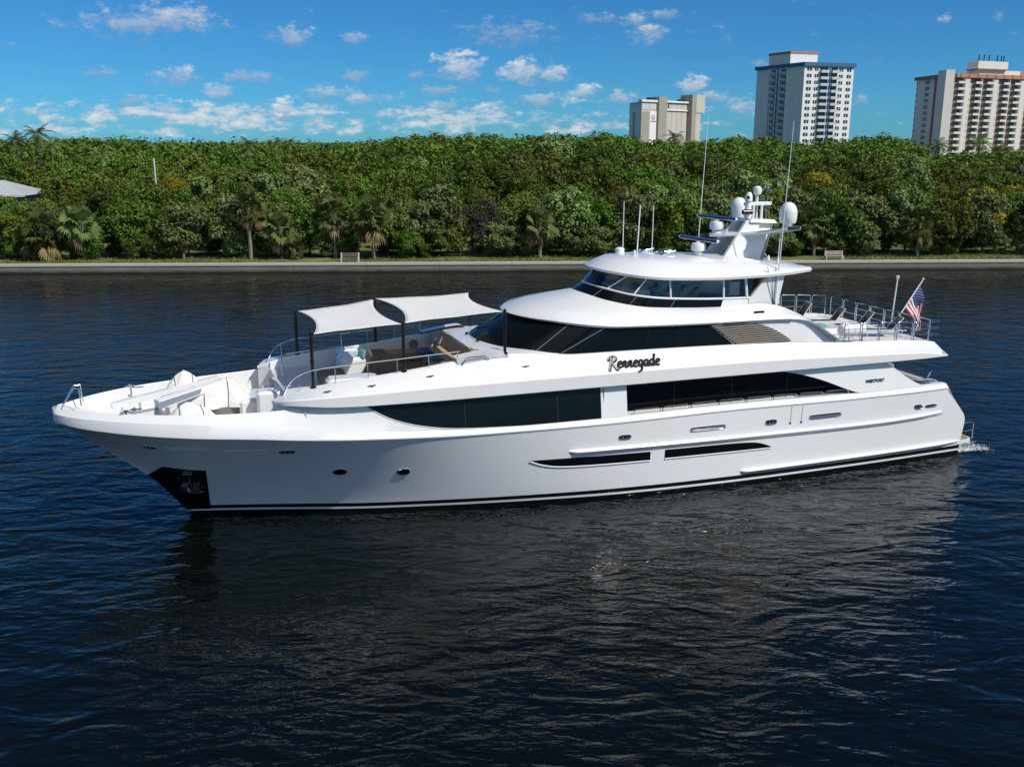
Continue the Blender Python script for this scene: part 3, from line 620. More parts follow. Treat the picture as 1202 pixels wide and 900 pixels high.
# davit crane on the foredeck
mb = MB(); mb.lathe(V(3.75, .95, FD), [(.30, 0), (.28, .5), (.26, .75), (.2, .82)], 18); cr_ = mb.build('crane', 'grey', Yt)
mb = MB()
def beam(a, b, w0, h0, w1, h1, mi=0):
    a, b = Vector(a), Vector(b); t = (b - a).normalized(); sd_ = t.cross(Vector((0, 0, 1))).normalized(); u = sd_.cross(t)
    r = lambda p, w, h: [p + sd_ * w - u * h, p + sd_ * w + u * h, p - sd_ * w + u * h, p - sd_ * w - u * h]
    mb.add(r(a, w0, h0) + r(b, w1, h1), [(3, 2, 1, 0), (4, 5, 6, 7), (0, 1, 5, 4), (1, 2, 6, 5), (2, 3, 7, 6), (3, 0, 4, 7)], mi)
beam(V(3.6, 1.0, 4.72), V(6.15, -.45, 5.06), .17, .17, .12, .12); mb.build('crane_boom', 'plastic', cr_, smooth=False); mb = MB(); beam(V(3.62, 1.18, 4.70), V(6.1, -.30, 5.03), .012, .12, .012, .08); mb.build('boom_side_strip', 'postgrey', cr_, smooth=False)  # thin grey strip laid along the side of the boom
mb = MB(); mb.box(V(6.2, -.48, 5.0), (.2, .2, .22), bev=.03); mb.tube([V(6.2, -.48, 4.95), V(6.2, -.48, 4.7)], .02, 6); mb.build('crane_head', 'black', cr_)
mb = MB(); beam(V(1.95, -.75, 4.35), V(5.9, -2.1, 4.85), .13, .12, .09, .08); mb.lathe(V(2.4, -.85, FD), [(.16, 0), (.14, .5), (.1, .56)], 14); mb.build('stowed_passerelle', 'gel', Yt, smooth=False)
mb = MB(); mb.box(V(2.9, .75, 4.05), (.7, .28, .3), bev=.06); mb.lathe(V(2.4, .55, FD), [(.15, 0), (.12, .2), (.17, .34), (.17, .42), (.04, .45)], 14); mb.lathe(V(2.4, -.35, FD), [(.15, 0), (.12, .2), (.17, .34), (.17, .42), (.04, .45)], 14); mb.build('windlass', 'chrome', Yt)
# ---------------------------------------------------------------- pilothouse
def nose(s0, s1, B, s2, zf, e=2.1, n1=22, n2=26, taper=None):
    pts = []
    for i in range(n1):
        a = math.pi / 2 * i / n1; b = B * math.sin(a) ** (2 / e); s = s1 - (s1 - s0) * math.cos(a) ** (2 / e); pts.append((s, b, zf(s)))
    for s in lin(s1, s2, n2):
        pts.append((s, B if taper is None else B * taper(s), zf(s)))
    return pts
def mirror_row(r): return [V(s, b, z) for (s, b, z) in reversed(r)] + [V(s, -b, z) for (s, b, z) in r[1:]]
def mixr(a, b, t, ds=0): return [tuple(x + (y - x) * t for x, y in zip(p, q)) for p, q in zip(a, b)]
phb = nose(15.87, 19.2, 3.27, 31.2, interp([(15.87, 6.2), (17.2, 6.1), (18.6, 5.96), (22.5, 5.93), (28.5, 5.8), (31.2, 5.66)]))
pht = nose(17.75, 20.6, 3.20, 31.2, interp([(17.75, 7.2), (18.3, 7.15), (19.6, 7.0), (21, 6.9), (25.6, 6.79), (28.5, 6.75), (29.4, 6.68), (31.2, 5.68)]))
def wallpt(i, t, off=0):
    p, q = phb[i], pht[i]; return tuple(x + (y - x) * t for x, y in zip(p, q))
ph = MB(); ph.grid([mirror_row(phb), mirror_row(mixr(phb, pht, .5)), mirror_row(pht)])
ph.grid([[V(29.3, b, 5.5) for b in (-3.2, 3.2)], [V(29.3, b, 6.65) for b in (-3.2, 3.2)]])
pho = ph.build('pilothouse', 'gel', Yt, angle=30)
# band of dark windows wraps the front and ends in a slanted edge at the louvres
def offs(p, o): # push outwards in plan, radially from the centre line behind the nose
    s, b, z = p; d = Vector((min(0, s - 19.5) * .45, b, 0)); d = d.normalized() if d.length > 0 else Vector((0, 1, 0)); return (s + d.x * o, b + d.y * o, z)
n_end = max(i for i, p in enumerate(phb) if p[0] < 26.2)
def bandpts(t, o, ne):
    r = [offs(wallpt(i, t), o) for i in range(ne)]; return r
rows = []
for t in (.03, .35, .68, .985):
    r = [offs(wallpt(i, t), .014) for i in range(n_end)]
    se = 26.2 - 1.55 * t   # slanted aft end
    r = [p for p in r if p[0] < se - .05]
    rows.append(r)
m_ = min(len(r) for r in rows); rows = [r[:m_] for r in rows]
for r, t in zip(rows, (.03, .35, .68, .985)):
    se = 26.15 - 1.25 * t; bz = np.interp(se, [p[0] for p in phb], [p[2] for p in phb]); tz = np.interp(se, [p[0] for p in pht], [p[2] for p in pht])
    r.append((se, 3.27 + (3.20 - 3.27) * t + .014, bz + (tz - bz) * t))
wg = MB(); wg.grid([mirror_row(r) for r in rows]); wgo = wg.build('windscreen', 'glass', Yt, angle=60)
def findi(arr, s): return min(range(len(arr)), key=lambda i: abs(arr[i][0] - s))
for (sb_, stp) in ((17.55, 18.95), (18.55, 20.3), (22.3, 22.3), (23.6, 23.6)):
    i, j = findi(phb, sb_), findi(pht, stp)
    for sg in (1, -1):
        p, q = offs(phb[i], .022), offs(pht[j], .022); mb = MB(); mb.tube([V(p[0], sg * p[1], p[2] + .03), V(q[0], sg * q[1], q[2] - .01)], .016 if sb_ < 20 else .010, 6); mb.build('mullion', 'grey' if sb_ < 20 else 'darkgap', wgo)
for b0, b1 in ((-.75, -1.25), (.75, .25)):
    mb = MB(); i = min(range(24), key=lambda i: abs(phb[i][1] - abs(b0))); p = offs(phb[i], .06); q = offs(wallpt(i, .8), .05); sg = 1 if b0 > 0 else -1
    mb.tube([V(p[0], sg * p[1], p[2] + .05), V(q[0], sg * q[1], q[2])], .02, 6); mb.box(V(p[0] - .02, sg * p[1], p[2] + .06), (.12, .12, .1), bev=.02); mb.build('wiper', 'black', wgo)
# louvred vent aft of the windows
lt = interp([(24.9, 6.78), (26.5, 6.755), (27.1, 6.70), (27.8, 6.5), (28.5, 6.15), (28.95, 5.84)])
for sg in (1, -1):
    mb = MB(); bw = lambda z: 3.275 - .075 * (z - 5.85)
    lb = lambda s: max(5.855, 6.78 - (s - 24.95) * .72) if s < 26.3 else 5.85
    mb.grid([[V(s, sg * (bw(z) + .012), z) for z in lin(lb(s), max(lt(s), lb(s) + .005), 4)] for s in lin(24.95, 28.9, 30)])
    lv = mb.build('louvre_vent', 'darkgap', Yt); mb = MB()
    for z in lin(5.90, 6.70, 10):
        xs = [s for s in lin(24.95, 28.9, 60) if lb(s) <= z <= lt(s)]
        if len(xs) > 2: mb.tube([V(s, sg * (bw(z) + .035), z) for s in (xs[0], xs[-1])], .026, 6)
    mb.build('slat', 'slat', lv)
# brow: the overhanging deck above the pilothouse windows
tb = interp([(16, 1), (24, 1), (27.5, .972), (29, .975), (31.3, 1.07)])
br0 = nose(17.35, 20.9, 3.34, 31.3, interp([(17.35, 7.18), (18.2, 7.13), (19.6, 6.98), (21, 6.9), (25.6, 6.79), (28.5, 6.745), (29.4, 6.67), (31.3, 5.66)]), e=2.0, taper=tb)
br1 = nose(17.25, 20.9, 3.40, 31.3, interp([(17.25, 7.24), (18.2, 7.2), (19.6, 7.07), (21, 6.97), (25.6, 6.86), (28.5, 6.81), (29.5, 6.72), (31.3, 5.68)]), e=2.0, taper=tb)
br2 = nose(17.45, 20.9, 3.30, 31.3, interp([(17.45, 7.36), (18.2, 7.36), (19.6, 7.22), (21, 7.1), (25.6, 7.0), (28.5, 7.0), (29.5, 6.78), (31.3, 5.7)]), e=2.0, taper=tb)
brb = nose(20.36, 22.8, 2.42, 31.3, interp([(20.36, 7.97), (21.1, 7.74), (22.9, 7.46), (26.1, 7.32), (27.6, 7.36), (28.3, 7.32), (29.5, 6.9), (31.3, 5.8)]), e=2.0, taper=interp([(20, 1), (27, 1), (31.3, 1.35)]))
def bulge(a, b, t, h): return [(x[0] + (y[0] - x[0]) * t, x[1] + (y[1] - x[1]) * t, x[2] + (y[2] - x[2]) * t + h * min(1, max(0, (27.5 - x[0]) / 2))) for x, y in zip(a, b)]
bw_ = MB(); bw_.grid([mirror_row(r) for r in (pht, br0, br1, br2, bulge(br2, brb, .3, .06), bulge(br2, brb, .65, .05), brb)])
bw_.grid([[V(s, b, z) for s, b, z in r[-1:]] + [V(s, -b, z) for s, b, z in r[-1:]] for r in (br1, brb)])
bw_.grid([[V(s, b, interp([(20.3, 7.9), (27, 7.3), (28.3, 7.3), (31.3, 5.8)])(s)) for b in (-2.35, 2.35)] for s in lin(24, 31.3, 12)])
bro = bw_.build('brow', 'gel', Yt, angle=32)
for sg in (1, -1):
    mb = MB(); mb.box(V(27.4, sg * 3.06, 7.12), (.5, .03, .1), bev=.01); mb.build('navigation_light', 'black', bro)
    mb = MB(); mb.tube([V(s, sg * (3.395 * tb(s)), interp([(25.6, 6.82), (28.5, 6.775), (29.4, 6.72)])(s)) for s in lin(25.6, 28.9, 8)], .028, 6); mb.build('brow_seam', 'grey', bro)
# ---------------------------------------------------------------- bridge
zr0 = interp([(20.36, 7.96), (21.1, 7.735), (22.9, 7.455), (26.1, 7.315), (28.8, 7.3)])
zsl = interp([(20.9, 8.22), (22.1, 7.95), (23.7, 7.77), (26.1, 7.645), (28.8, 7.6)])
zrt = interp([(21.4, 8.76), (22.3, 8.63), (23.6, 8.54), (26.1, 8.46), (28, 8.5), (28.8, 8.54)])
b0_ = nose(20.40, 22.9, 2.40, 28.8, zr0, e=2.0); b1_ = nose(20.90, 23.2, 2.34, 28.8, zsl, e=2.0); b2_ = nose(21.40, 23.6, 2.30, 28.8, zrt, e=2.0)
# lower dark windows, up to s = 26.2
def cut(r, s): return [p for p in r if p[0] <= s]
nc = min(len(cut(b0_, 26.3)), len(cut(b1_, 26.3)))
lw = MB(); lw.grid([mirror_row(b0_[:nc]), mirror_row(b1_[:nc])]); lwo = lw.build('lower_bridge_window', 'glass', Yt, angle=60)
for sb_ in (20.75, 21.9, 23.6):
    for sg in (1, -1):
        i = findi(b0_, sb_); p, q = offs(b0_[i], .012), offs(b1_[i], .012); mb = MB(); mb.tube([V(p[0], sg * p[1], p[2]), V(q[0] , sg * q[1], q[2])], .012, 6); mb.build('mullion', 'grey', lwo)
wl_ = MB(); wl_.both([[V(*p), V(*q)] for p, q in zip(b0_[nc - 1:], b1_[nc - 1:])]); wl_.both([[V(28.8, 2.4, 7.3), V(28.8, 2.34, 7.6)], [V(28.8, 0, 7.3), V(28.8, 0, 7.6)]])
wl_.build('bridge_wall', 'gel', Yt)
# sill frame, glazing, mullions
fr_ = MB(); fr_.tube(mirror_row(b1_), .045, 8); fr_.build('window_sill', 'gel', Yt)
ne = len(cut(b1_, 27.5)); gz = MB(); gz.grid([mirror_row(b1_[:ne]), mirror_row(b2_[:ne])]); gzo = gz.build('bridge_window', 'bglass', Yt, angle=60)
for (sA, sT, w) in ((21.25, 22.0, .03), (22.1, 22.62, .032), (23.55, 23.65, .04), (26.1, 26.05, .045), (27.2, 27.2, .06)):
    for sg in (1, -1):
        i, j = findi(b1_, sA), findi(b2_, sT); mb = MB(); mb.tube([V(b1_[i][0], sg * b1_[i][1], b1_[i][2]), V(b2_[j][0], sg * b2_[j][1], b2_[j][2] + .03)], w, 8); mb.build('mullion', 'gel', gzo)
for sg in (1, -1):   # raked aft pillar
    mb = MB(); poly = [(27.30, 7.55), (28.1, 8.47), (28.98, 8.52), (28.72, 7.2), (27.3, 7.28)]
    mb.prism(poly, 2.24, 2.40, lambda p, d: V(p[0], sg * d, p[1])); mb.build('aft_pillar', 'gel', Yt, angle=20)
# cabin inside: floor, helm console, seats, curtain
mb = MB(); mb.grid([[V(s, b, 7.28) for b in (-2.3, 2.3)] for s in (22.4, 28.7)]); mb.grid([[V(28.6, b, z) for b in (-1.1, 1.1)] for z in (7.3, 8.5)]); fl_ = mb.build('bridge_floor', 'interdark', Yt)
mb = MB(); mb.box(V(22.7, 0, 7.75), (.9, 3.2, .6), bev=.1); mb.build('helm_console', 'inter', fl_)
for b in (-1.2, 0, 1.2):
    mb = MB(); mb.box(V(24.2, b, 7.75), (.6, .65, .2), bev=.08); mb.box(V(24.5, b, 8.1), (.2, .62, .75), bev=.08); mb.lathe(V(24.2, b, 7.28), [(.1, 0), (.1, .4)], 10); mb.build('helm_seat', 'inter', fl_)
mb = MB(); mb.box(V(26.0, -1.4, 7.62), (1.6, .9, .3), bev=.08); mb.box(V(26.0, 1.5, 7.62), (.9, .8, .3), bev=.08); mb.build('bridge_sofa', 'rblue', fl_)
mb = MB()
for k in range(9):
    x = .045 * k; mb.tube([V(24.1 + x * .5, 2.2, 7.75), V(24.25 + x, 2.18, 8.0), V(24.55 + x * 1.2, 2.16, 8.3), V(24.75 + x * 2.2, 2.15, 8.48)], .03, 5)
mb.build('curtain', 'greyfab', fl_)
mb = MB(); mb.box(V(26.75, 2.1, 8.0), (.5, .06, .6), bev=.03); mb.build('side_screen', 'plastic', fl_)
# hardtop
htz = interp([(21.1, 8.86), (22.3, 8.70), (23.6, 8.60), (26.1, 8.52), (28, 8.545), (30.3, 8.66)])
ttp = interp([(20, 1), (27, 1), (29, .99), (30.35, .9)])
h0 = nose(21.22, 23.8, 2.36, 30.2, lambda s: htz(s) - .07, e=2.1, taper=ttp); h1 = nose(21.08, 23.8, 2.62, 30.3, lambda s: htz(s) - .05, e=2.1, taper=ttp); h2 = nose(21.06, 23.8, 2.64, 30.34, lambda s: htz(s) + .05, e=2.1, taper=ttp)
h3 = nose(21.18, 23.8, 2.52, 30.3, lambda s: htz(s) + .13, e=2.1, taper=ttp); h3b = nose(21.35, 23.9, 2.40, 30.2, lambda s: htz(s) + interp([(21, .26), (27, .27), (30.2, .13)])(s), e=2.1, taper=ttp)
h4 = nose(21.9, 24.0, 2.0, 29.6, lambda s: htz(s) + interp([(21, .52), (23, .58), (27, .52), (29.6, .24)])(s), e=2.1, taper=ttp); h5 = nose(22.7, 24.2, 1.2, 29.0, lambda s: htz(s) + interp([(22, .62), (24, .74), (27, .66), (29, .4)])(s), e=2.1); h6 = [(s, 0.0, z + .03) for s, b, z in h5]
ht = MB(); ht.grid([mirror_row(r) for r in (h0, h1, h2, h3, h3b, h4, h5, h6)]); ht.grid([[V(s, b, htz(s) - .071) for b in (-2.3, -1, 0, 1, 2.3)] for s in lin(23.3, 30.2, 8)])
for r0 in ((h0, h1, h2, h3, h3b, h4, h5, h6),): ht.grid([[V(*r[-1]) for r in r0], [V(r[-1][0], -r[-1][1], r[-1][2]) for r in r0]])
ht.grid([[V(p[0], p[1] * k, p[2]) for k in (1, .5, 0, -.5, -1)] for p in h0])
hto = ht.build('hardtop', 'gel', Yt, angle=32)
# ---------------------------------------------------------------- mast and aerials
mast = MB()
for sg in (1, -1):
    def mp(p, d): s, z = p; k = (z - 9.0) / 1.65; return V(s, sg * (.95 - .45 * k + d), z)
    mast.prism([(26.75, 9.0), (27.55, 9.0), (29.0, 10.68), (28.2, 10.68)], 0, -.16, mp)
    mast.prism([(27.5, 9.0), (28.75, 9.0), (29.35, 10.2), (29.6, 10.62), (28.9, 10.62)], -.14, -.24, mp)
mast.add([V(28.3, .62, 10.60), V(28.3, -.62, 10.60), V(29.65, -.62, 10.52), V(29.65, .62, 10.52), V(28.35, .55, 10.74), V(28.35, -.55, 10.74), V(29.55, -.55, 10.68), V(29.55, .55, 10.68)], [(0, 1, 2, 3), (4, 7, 6, 5), (0, 4, 5, 1), (1, 5, 6, 2), (2, 6, 7, 3), (3, 7, 4, 0)])
mast.grid([[V(28.9, b, 9.0) for b in (-.85, .85)], [V(29.55, b, 10.6) for b in (-.5, .5)]])
mao = mast.build('mast', 'gel', Yt, angle=25)
# spreader plate: nose forward, swept wings
mb = MB(); prow = []
for k in lin(-1, 1, 31):
    b = 2.25 * k; a = abs(b); fw = np.interp(a, [0, .25, .5, .8, 1.5, 2.25], [26.65, 26.78, 27.5, 28.1, 28.75, 29.05]); af = np.interp(a, [0, .6, 2.1, 2.25], [29.2, 29.25, 29.85, 29.7]); z = 10.08 + .40 * (a / 2.25) ** 1.5; th = .10
    prow.append([V(fw + .05, b, z - th), V(fw, b, z - .02), V(fw + .04, b, z + .05), V((fw + af) / 2, b, z + .08), V(af - .04, b, z + .05), V(af, b, z), V(af - .05, b, z - th), V(fw + .05, b, z - th)])
mb.grid(prow); mb.build('spreader', 'gel', mao, angle=40)
def dome(c, r, h, name='satellite_dome', par=mao):
    mb = MB(); x, y, z = c
    mb.lathe(c, [(r * .55, -.12), (r * .55, 0), (r * .86, .02), (r * .96, h * .12), (r, h * .3), (r, h * .52)] + [(r * math.cos(a), h * .52 + (h * .48) * math.sin(a)) for a in lin(.12, 1.5, 9)], 28); return mb.build(name, 'plastic', par, angle=50)
dome(V(29.3, 1.9, 10.62), .365, .90); dome(V(29.25, -1.9, 10.62), .365, .90)
def radar(c, ang, L, par, tilt=0.0):
    mb = MB(); x, y, z = c
    mb.lathe(c, [(.2, 0), (.2, .08), (.14, .1), (.3, .18), (.32, .34), (.27, .48), (.12, .5), (.12, .58)], 18); mb.build('radar_pedestal', 'plastic', par, angle=50)
    m3 = Matrix.Rotation(ang, 3, 'Z') @ Matrix.Rotation(tilt, 3, 'Y'); mb = MB(); mb.box((x, y, z + .66), (L, .16, .15), rot=m3, bev=.05)
    ra = mb.build('radar_scanner', 'plastic', par); mb = MB(); q = m3 @ Vector((0, -.083, 0)); mb.box((x + q.x, y + q.y, z + .66 + q.z), (L - .14, .012, .10), rot=m3, bev=.003); q = m3 @ Vector((0, 0, .078)); mb.box((x + q.x, y + q.y, z + .66 + q.z), (L - .12, .12, .008), rot=m3); mb.build('scanner_stripe', 'rblue', par)
radar(V(25.95, .35, 9.28), R(-52), 1.85, mao, R(5)); radar(V(27.0, 0, 10.14), R(-46), 1.8, mao, R(4))
mb = MB(); mb.box(V(29.0, 0, 11.34), (1.35, .18, .16), bev=.03); mb.tube([V(28.75, .1, 10.7), V(28.75, .1, 11.3)], .05); mb.tube([V(29.15, .1, 10.7), V(29.15, .1, 11.3)], .06); mb.tube([V(29.1, -.2, 10.7), V(29.1, -.2, 11.3)], .05); mb.build('crossarm', 'plastic', mao)
mb = MB(); mb.lathe(V(28.95, 0, 11.42), [(.07, 0), (.07, .3), (.17, .34), (.19, .5), (.17, .62), (.08, .68)], 16); mb.build('gps_dome', 'plastic', mao)
mb = MB(); mb.lathe(V(28.5, .05, 10.85), [(.12, -.2), (.18, 0), (.2, .2), (.14, .32), (.13, .6), (.17, .62), (.16, .85), (.09, 1.0)], 16); mb.build('thermal_camera', 'plastic', mao)
mb = MB(); mb.lathe(V(28.4, .22, 11.62), [(.06, 0), (.06, .08)], 10, rot=Matrix.Rotation(R(-70), 3, 'X')); mb.build('camera_lens', 'black', mao)
mb = MB(); mb.lathe(V(28.3, .35, 11.02), [(.1, -.25), (.12, .2)], 12, rot=Matrix.Rotation(R(90), 3, 'Y')); mb.build('searchlight', 'black', mao)
mb = MB(); mb.tube([V(29.45, 0, 10.7), V(29.5, 0, 12.0)], .022, 6); mb.tube([V(29.3, .1, 11.9), V(29.7, -.1, 11.9)], .015, 6); mb.lathe(V(29.55, .1, 11.8), [(.05, 0), (.07, .05), (.06, .15)], 10); mb.lathe(V(29.3, 0, 11.95), [(.04, 0), (.05, .08), (.03, .16)], 8); mb.lathe(V(29.45, 0, 12.0), [(.05, 0), (.06, .08), (.02, .16)], 8); mb.build('wind_sensor', 'grey', mao)
def whip(p, q, r0, r1, base=.05):
    mb = MB(); mb.tube([p, q], r0, 6, r2=r1); mb.lathe(p, [(base, -.05), (base, .1), (r0 * 1.2, .2)], 10); return mb.build('whip_antenna', 'plastic', Yt)
whip(V(27.2, -1.9, 9.15), V(27.45, -1.9, 15.1), .028, .012); whip(V(28.57, 2.45, 7.36), V(28.86, 2.5, 14.78), .03, .013)
whip(V(23.45, -1.9, 8.95), V(23.45, -1.9, 11.45), .025, .018); whip(V(23.2, .0, 9.1), V(23.3, .0, 11.4), .035, .03, .09); whip(V(23.6, .6, 9.1), V(23.62, .6, 11.42), .022, .018); whip(V(22.95, .3, 9.0), V(22.95, .3, 9.55), .06, .06)
whip(V(28.9, 1.95, 9.0), V(28.95, 1.95, 10.4), .025, .02); whip(V(29.6, .2, 8.9), V(29.6, -1.9, 10.5), .012, .012)
mb = MB(); mb.tube([V(28.5, 2.42, 7.3), V(28.2, 2.5, 8.4), V(28.0, 2.55, 8.9)], .02, 6); mb.tube([V(28.5, 2.42, 7.3), V(28.45, 2.5, 8.9)], .02, 6); mb.build('antenna_stay', 'chrome', Yt)
mb = MB()
for (x, b) in ((24.0, -.7), (24.35, .25), (24.45, .45)):
    mb.lathe(V(x, b, 9.42), [(.05, .35), (.05, 0), (.07, -.15), (.13, -.3)], 12, rot=Matrix.Rotation(R(80), 3, 'Y')); mb.box(V(x + .05, b, 9.32), (.3, .1, .16), bev=.02)
mb.build('horn', 'chrome', Yt)
mb = MB(); mb.lathe(V(22.95, -1.15, 8.98), [(.14, 0), (.12, .25), (.2, .3), (.2, .5), (.1, .55)], 14); mb.build('searchlight', 'plastic', Yt)
# ---------------------------------------------------------------- aft boat deck
ad = MB(); ad.grid([[V(s, b, 5.40) for b in (3.72, 0, -3.72)] for s in lin(29.2, 36.1, 4)]); ad.both([[V(s, rbb(s) if s > 30 else rbb(s), rbz(s)), V(s, rbb(s) - .06, rbz(s)), V(s, rbb(s) - .08, 5.39)] for s in lin(29.5, 36.05, 20)])
ad.grid([[V(36.05, b, 5.39) for b in (-3.7, 3.7)], [V(36.05, b, rbz(36.05) + .0) for b in (-3.7, 3.7)]]); ad.build('boat_deck', 'gelsoft', Yt)
def uloop(a, b, za, h, name='guard_rail'):
    A, B = Vector(a), Vector(b); d = (B - A).normalized(); mb = MB(); up = Vector((0, 0, 1)); c = .09
    mb.tube([A, A + up * (h - c), A + up * (h - .02) + d * .03, A + up * h + d * c, B + up * h - d * c, B + up * (h - .02) - d * .03, B + up * (h - c), B], .023, 7)
    for f_ in (.36, .68): mb.tube([A + up * h * f_, B + up * h * f_], .014, 6)
    return mb.build(name, 'chrome', Yt)
xs = lin(31.2, 35.75, 6)
for i in range(5):
    for sg in (1, -1):
        if i < 1 and sg < 0: continue
        a, b = xs[i] + .05, xs[i + 1] - .05; uloop(V(a, sg * 3.68, rbz(a)), V(b, sg * 3.68, rbz(b)), 0, .92 - .0 if sg < 0 else .80)
for i in range(2): uloop(V(29.4 + i * .95, -3.55, rbz(29.5 + i)), V(30.25 + i * .95, -3.62, rbz(30.3 + i)), 0, .85)
bs = lin(-3.55, 3.55, 8)
for i in range(7): uloop(V(35.9, bs[i] + .05, 5.46), V(35.9, bs[i + 1] - .05, 5.46), 0, .92)
for k in (.3, .6, .9):
    mb = MB(); mb.tube([V(35.9, 3.62, 5.4 + k), V(36.25, 3.65, 5.4 + k), V(36.45, 3.4, 5.4 + k), V(36.1, 3.1, 5.4 + k)], .018, 6); mb.build('guard_rail', 'chrome', Yt)
mb = MB(); mb.tube([V(35.85, 1.05, 5.42), V(36.0, 1.05, 7.85)], .03, 8); mb.lathe(V(36.0, 1.05, 7.85), [(.05, 0), (.07, .05), (.07, .14), (.03, .16)], 10); mb.build('stern_light_pole', 'plastic', Yt)
# main deck aft: quarter rails, side deck rails
for sg in (1, -1):
    mb = MB(); mb.tube([V(34.6, sg * 3.62, 3.95), V(35.4, sg * 3.62, 3.72), V(36.1, sg * 3.6, 3.72), V(36.5, sg * 3.55, 3.6)], .03, 8); mb.tube([V(34.9, sg * 3.62, 3.62), V(36.2, sg * 3.6, 3.55)], .02, 6)
    for s in (35.1, 35.9): mb.tube([V(s, sg * 3.62, 3.45), V(s, sg * 3.62, 3.75)], .022, 6)
    mb.tube([V(36.0, sg * 3.4, 3.5), V(36.3, sg * 3.3, 3.85), V(36.8, sg * 2.9, 3.85), V(37.0, sg * 2.5, 3.5)], .035, 8); mb.build('quarter_rail', 'chrome', Yt)
    mb = MB(); mb.box(V(36.3, sg * 3.2, 3.5), (.9, .5, .1), bev=.03); mb.build('fairlead_plate', 'chrome', Yt)
    q = lin(21.3, 31.6, 9)
    for i in range(8):
        a, b = q[i] + .06, q[i + 1] - .06; mb = MB(); bb = sg * (Bk(a) - .2); zz = capz(a); mb.tube([V(a, bb, zz), V(a, bb, zz + .12), V(a + .08, bb, zz + .2), V(b - .08, bb, capz(b) + .2), V(b, bb, capz(b) + .12), V(b, bb, capz(b))], .022, 6); mb.build('side_rail', 'chrome', Yt)
# ---------------------------------------------------------------- lettering
def BF(s, q, off=.012):
    k = np.interp(q, [0, .4, .8, 1], [0, .46, .87, 1]); b = crb(s) + (rbb(s) - crb(s)) * q; z = crz(s) + (rbz(s) - crz(s)) * k
    n = Vector((0, rbz(s) - crz(s), crb(s) - rbb(s))).normalized() * off; return V(s, b + n.y, z + n.z)
def smooth_path(p, n=6):
    out = []; P = [p[0]] + list(p) + [p[-1]]
    for i in range(1, len(P) - 2):
        for k in range(n):
            t = k / n; out.append(tuple(.5 * ((2 * P[i][d]) + (-P[i - 1][d] + P[i + 1][d]) * t + (2 * P[i - 1][d] - 5 * P[i][d] + 4 * P[i + 1][d] - P[i + 2][d]) * t * t + (-P[i - 1][d] + 3 * P[i][d] - 3 * P[i + 1][d] + P[i + 2][d]) * t ** 3) for d in (0, 1)))
    out.append(p[-1]); return out
GL = {'e': [[(.08, .45), (.45, .52), (.72, .75), (.55, 1.0), (.2, .8), (.05, .35), (.3, .0), (.75, .18)]],
 'n': [[(.12, .98), (.0, .0)], [(.04, .45), (.35, .95), (.58, .9), (.52, .3), (.6, .02), (.85, .2)]],
 'g': [[(.72, .85), (.42, 1.0), (.1, .65), (.08, .15), (.35, .05), (.68, .55)], [(.8, 1.0), (.62, .1), (.45, -.55), (.15, -.9), (-.15, -.75)]],
 'a': [[(.72, .85), (.42, 1.0), (.1, .65), (.08, .15), (.35, .05), (.68, .55)], [(.8, 1.0), (.66, .25), (.75, .0), (1.0, .2)]],
 'd': [[(.72, .85), (.42, 1.0), (.1, .65), (.08, .15), (.35, .05), (.68, .55)], [(1.05, 2.0), (.8, 1.0), (.66, .25), (.75, .0), (1.0, .2)]],
 'R': [[(.35, 1.75), (.15, .8), (-.2, -.35)], [(-.35, 1.25), (-.1, 1.7), (.5, 2.0), (1.05, 1.85), (1.0, 1.3), (.3, .95)], [(.35, 1.0), (.7, .45), (1.25, -.15), (1.5, -.05)]]}
def ribbon(mb, path, w, fmap):
    pts = smooth_path(path); L, Rr = [], []
    for i, p in enumerate(pts):
        a = pts[max(0, i - 1)]; b = pts[min(len(pts) - 1, i + 1)]; d = (b[0] - a[0], b[1] - a[1]); l = math.hypot(*d) or 1; n = (-d[1] / l, d[0] / l)
        ww = w * (.65 + .35 * abs(d[1]) / l) * (1 if 0 < i < len(pts) - 1 else .4)
        L.append((p[0] + n[0] * ww, p[1] + n[1] * ww)); Rr.append((p[0] - n[0] * ww, p[1] - n[1] * ww))
    mb.grid([[fmap(x, y) for x, y in L], [fmap(x, y) for x, y in Rr]])
def script(side):
    # x advances aft on the port side and towards the bow on the starboard side, so both read left to right
    mb = MB(); mr = MB(); x = 0.0; u = .235
    for ch in 'Rennegade':
        adv = 1.45 if ch == 'R' else {'e': .92, 'n': 1.0, 'g': 1.0, 'a': 1.05, 'd': 1.1}[ch]
        for st in GL[ch]:
            def fm(px, py, off):
                X = (x + px + .28 * py) * u; s = (20.28 + X) if side > 0 else (22.55 - X); p = BF(s, .20 + py * .27, off); return (p[0], p[1] * side, p[2])
            w = .22 if ch != 'R' else .24
            ribbon(mb, st, w, lambda a, b: fm(a + (.10 if ch == 'R' else 0), b - (.12 if ch == 'R' else 0), .012))
            if ch == 'R': ribbon(mr, st, .15, lambda a, b: fm(a, b + .05, .016))
        x += adv
    o = mb.build('name_lettering', 'black', Yt, smooth=False); mr.build('name_initial', 'initgrey', o, smooth=False)
script(1); script(-1)
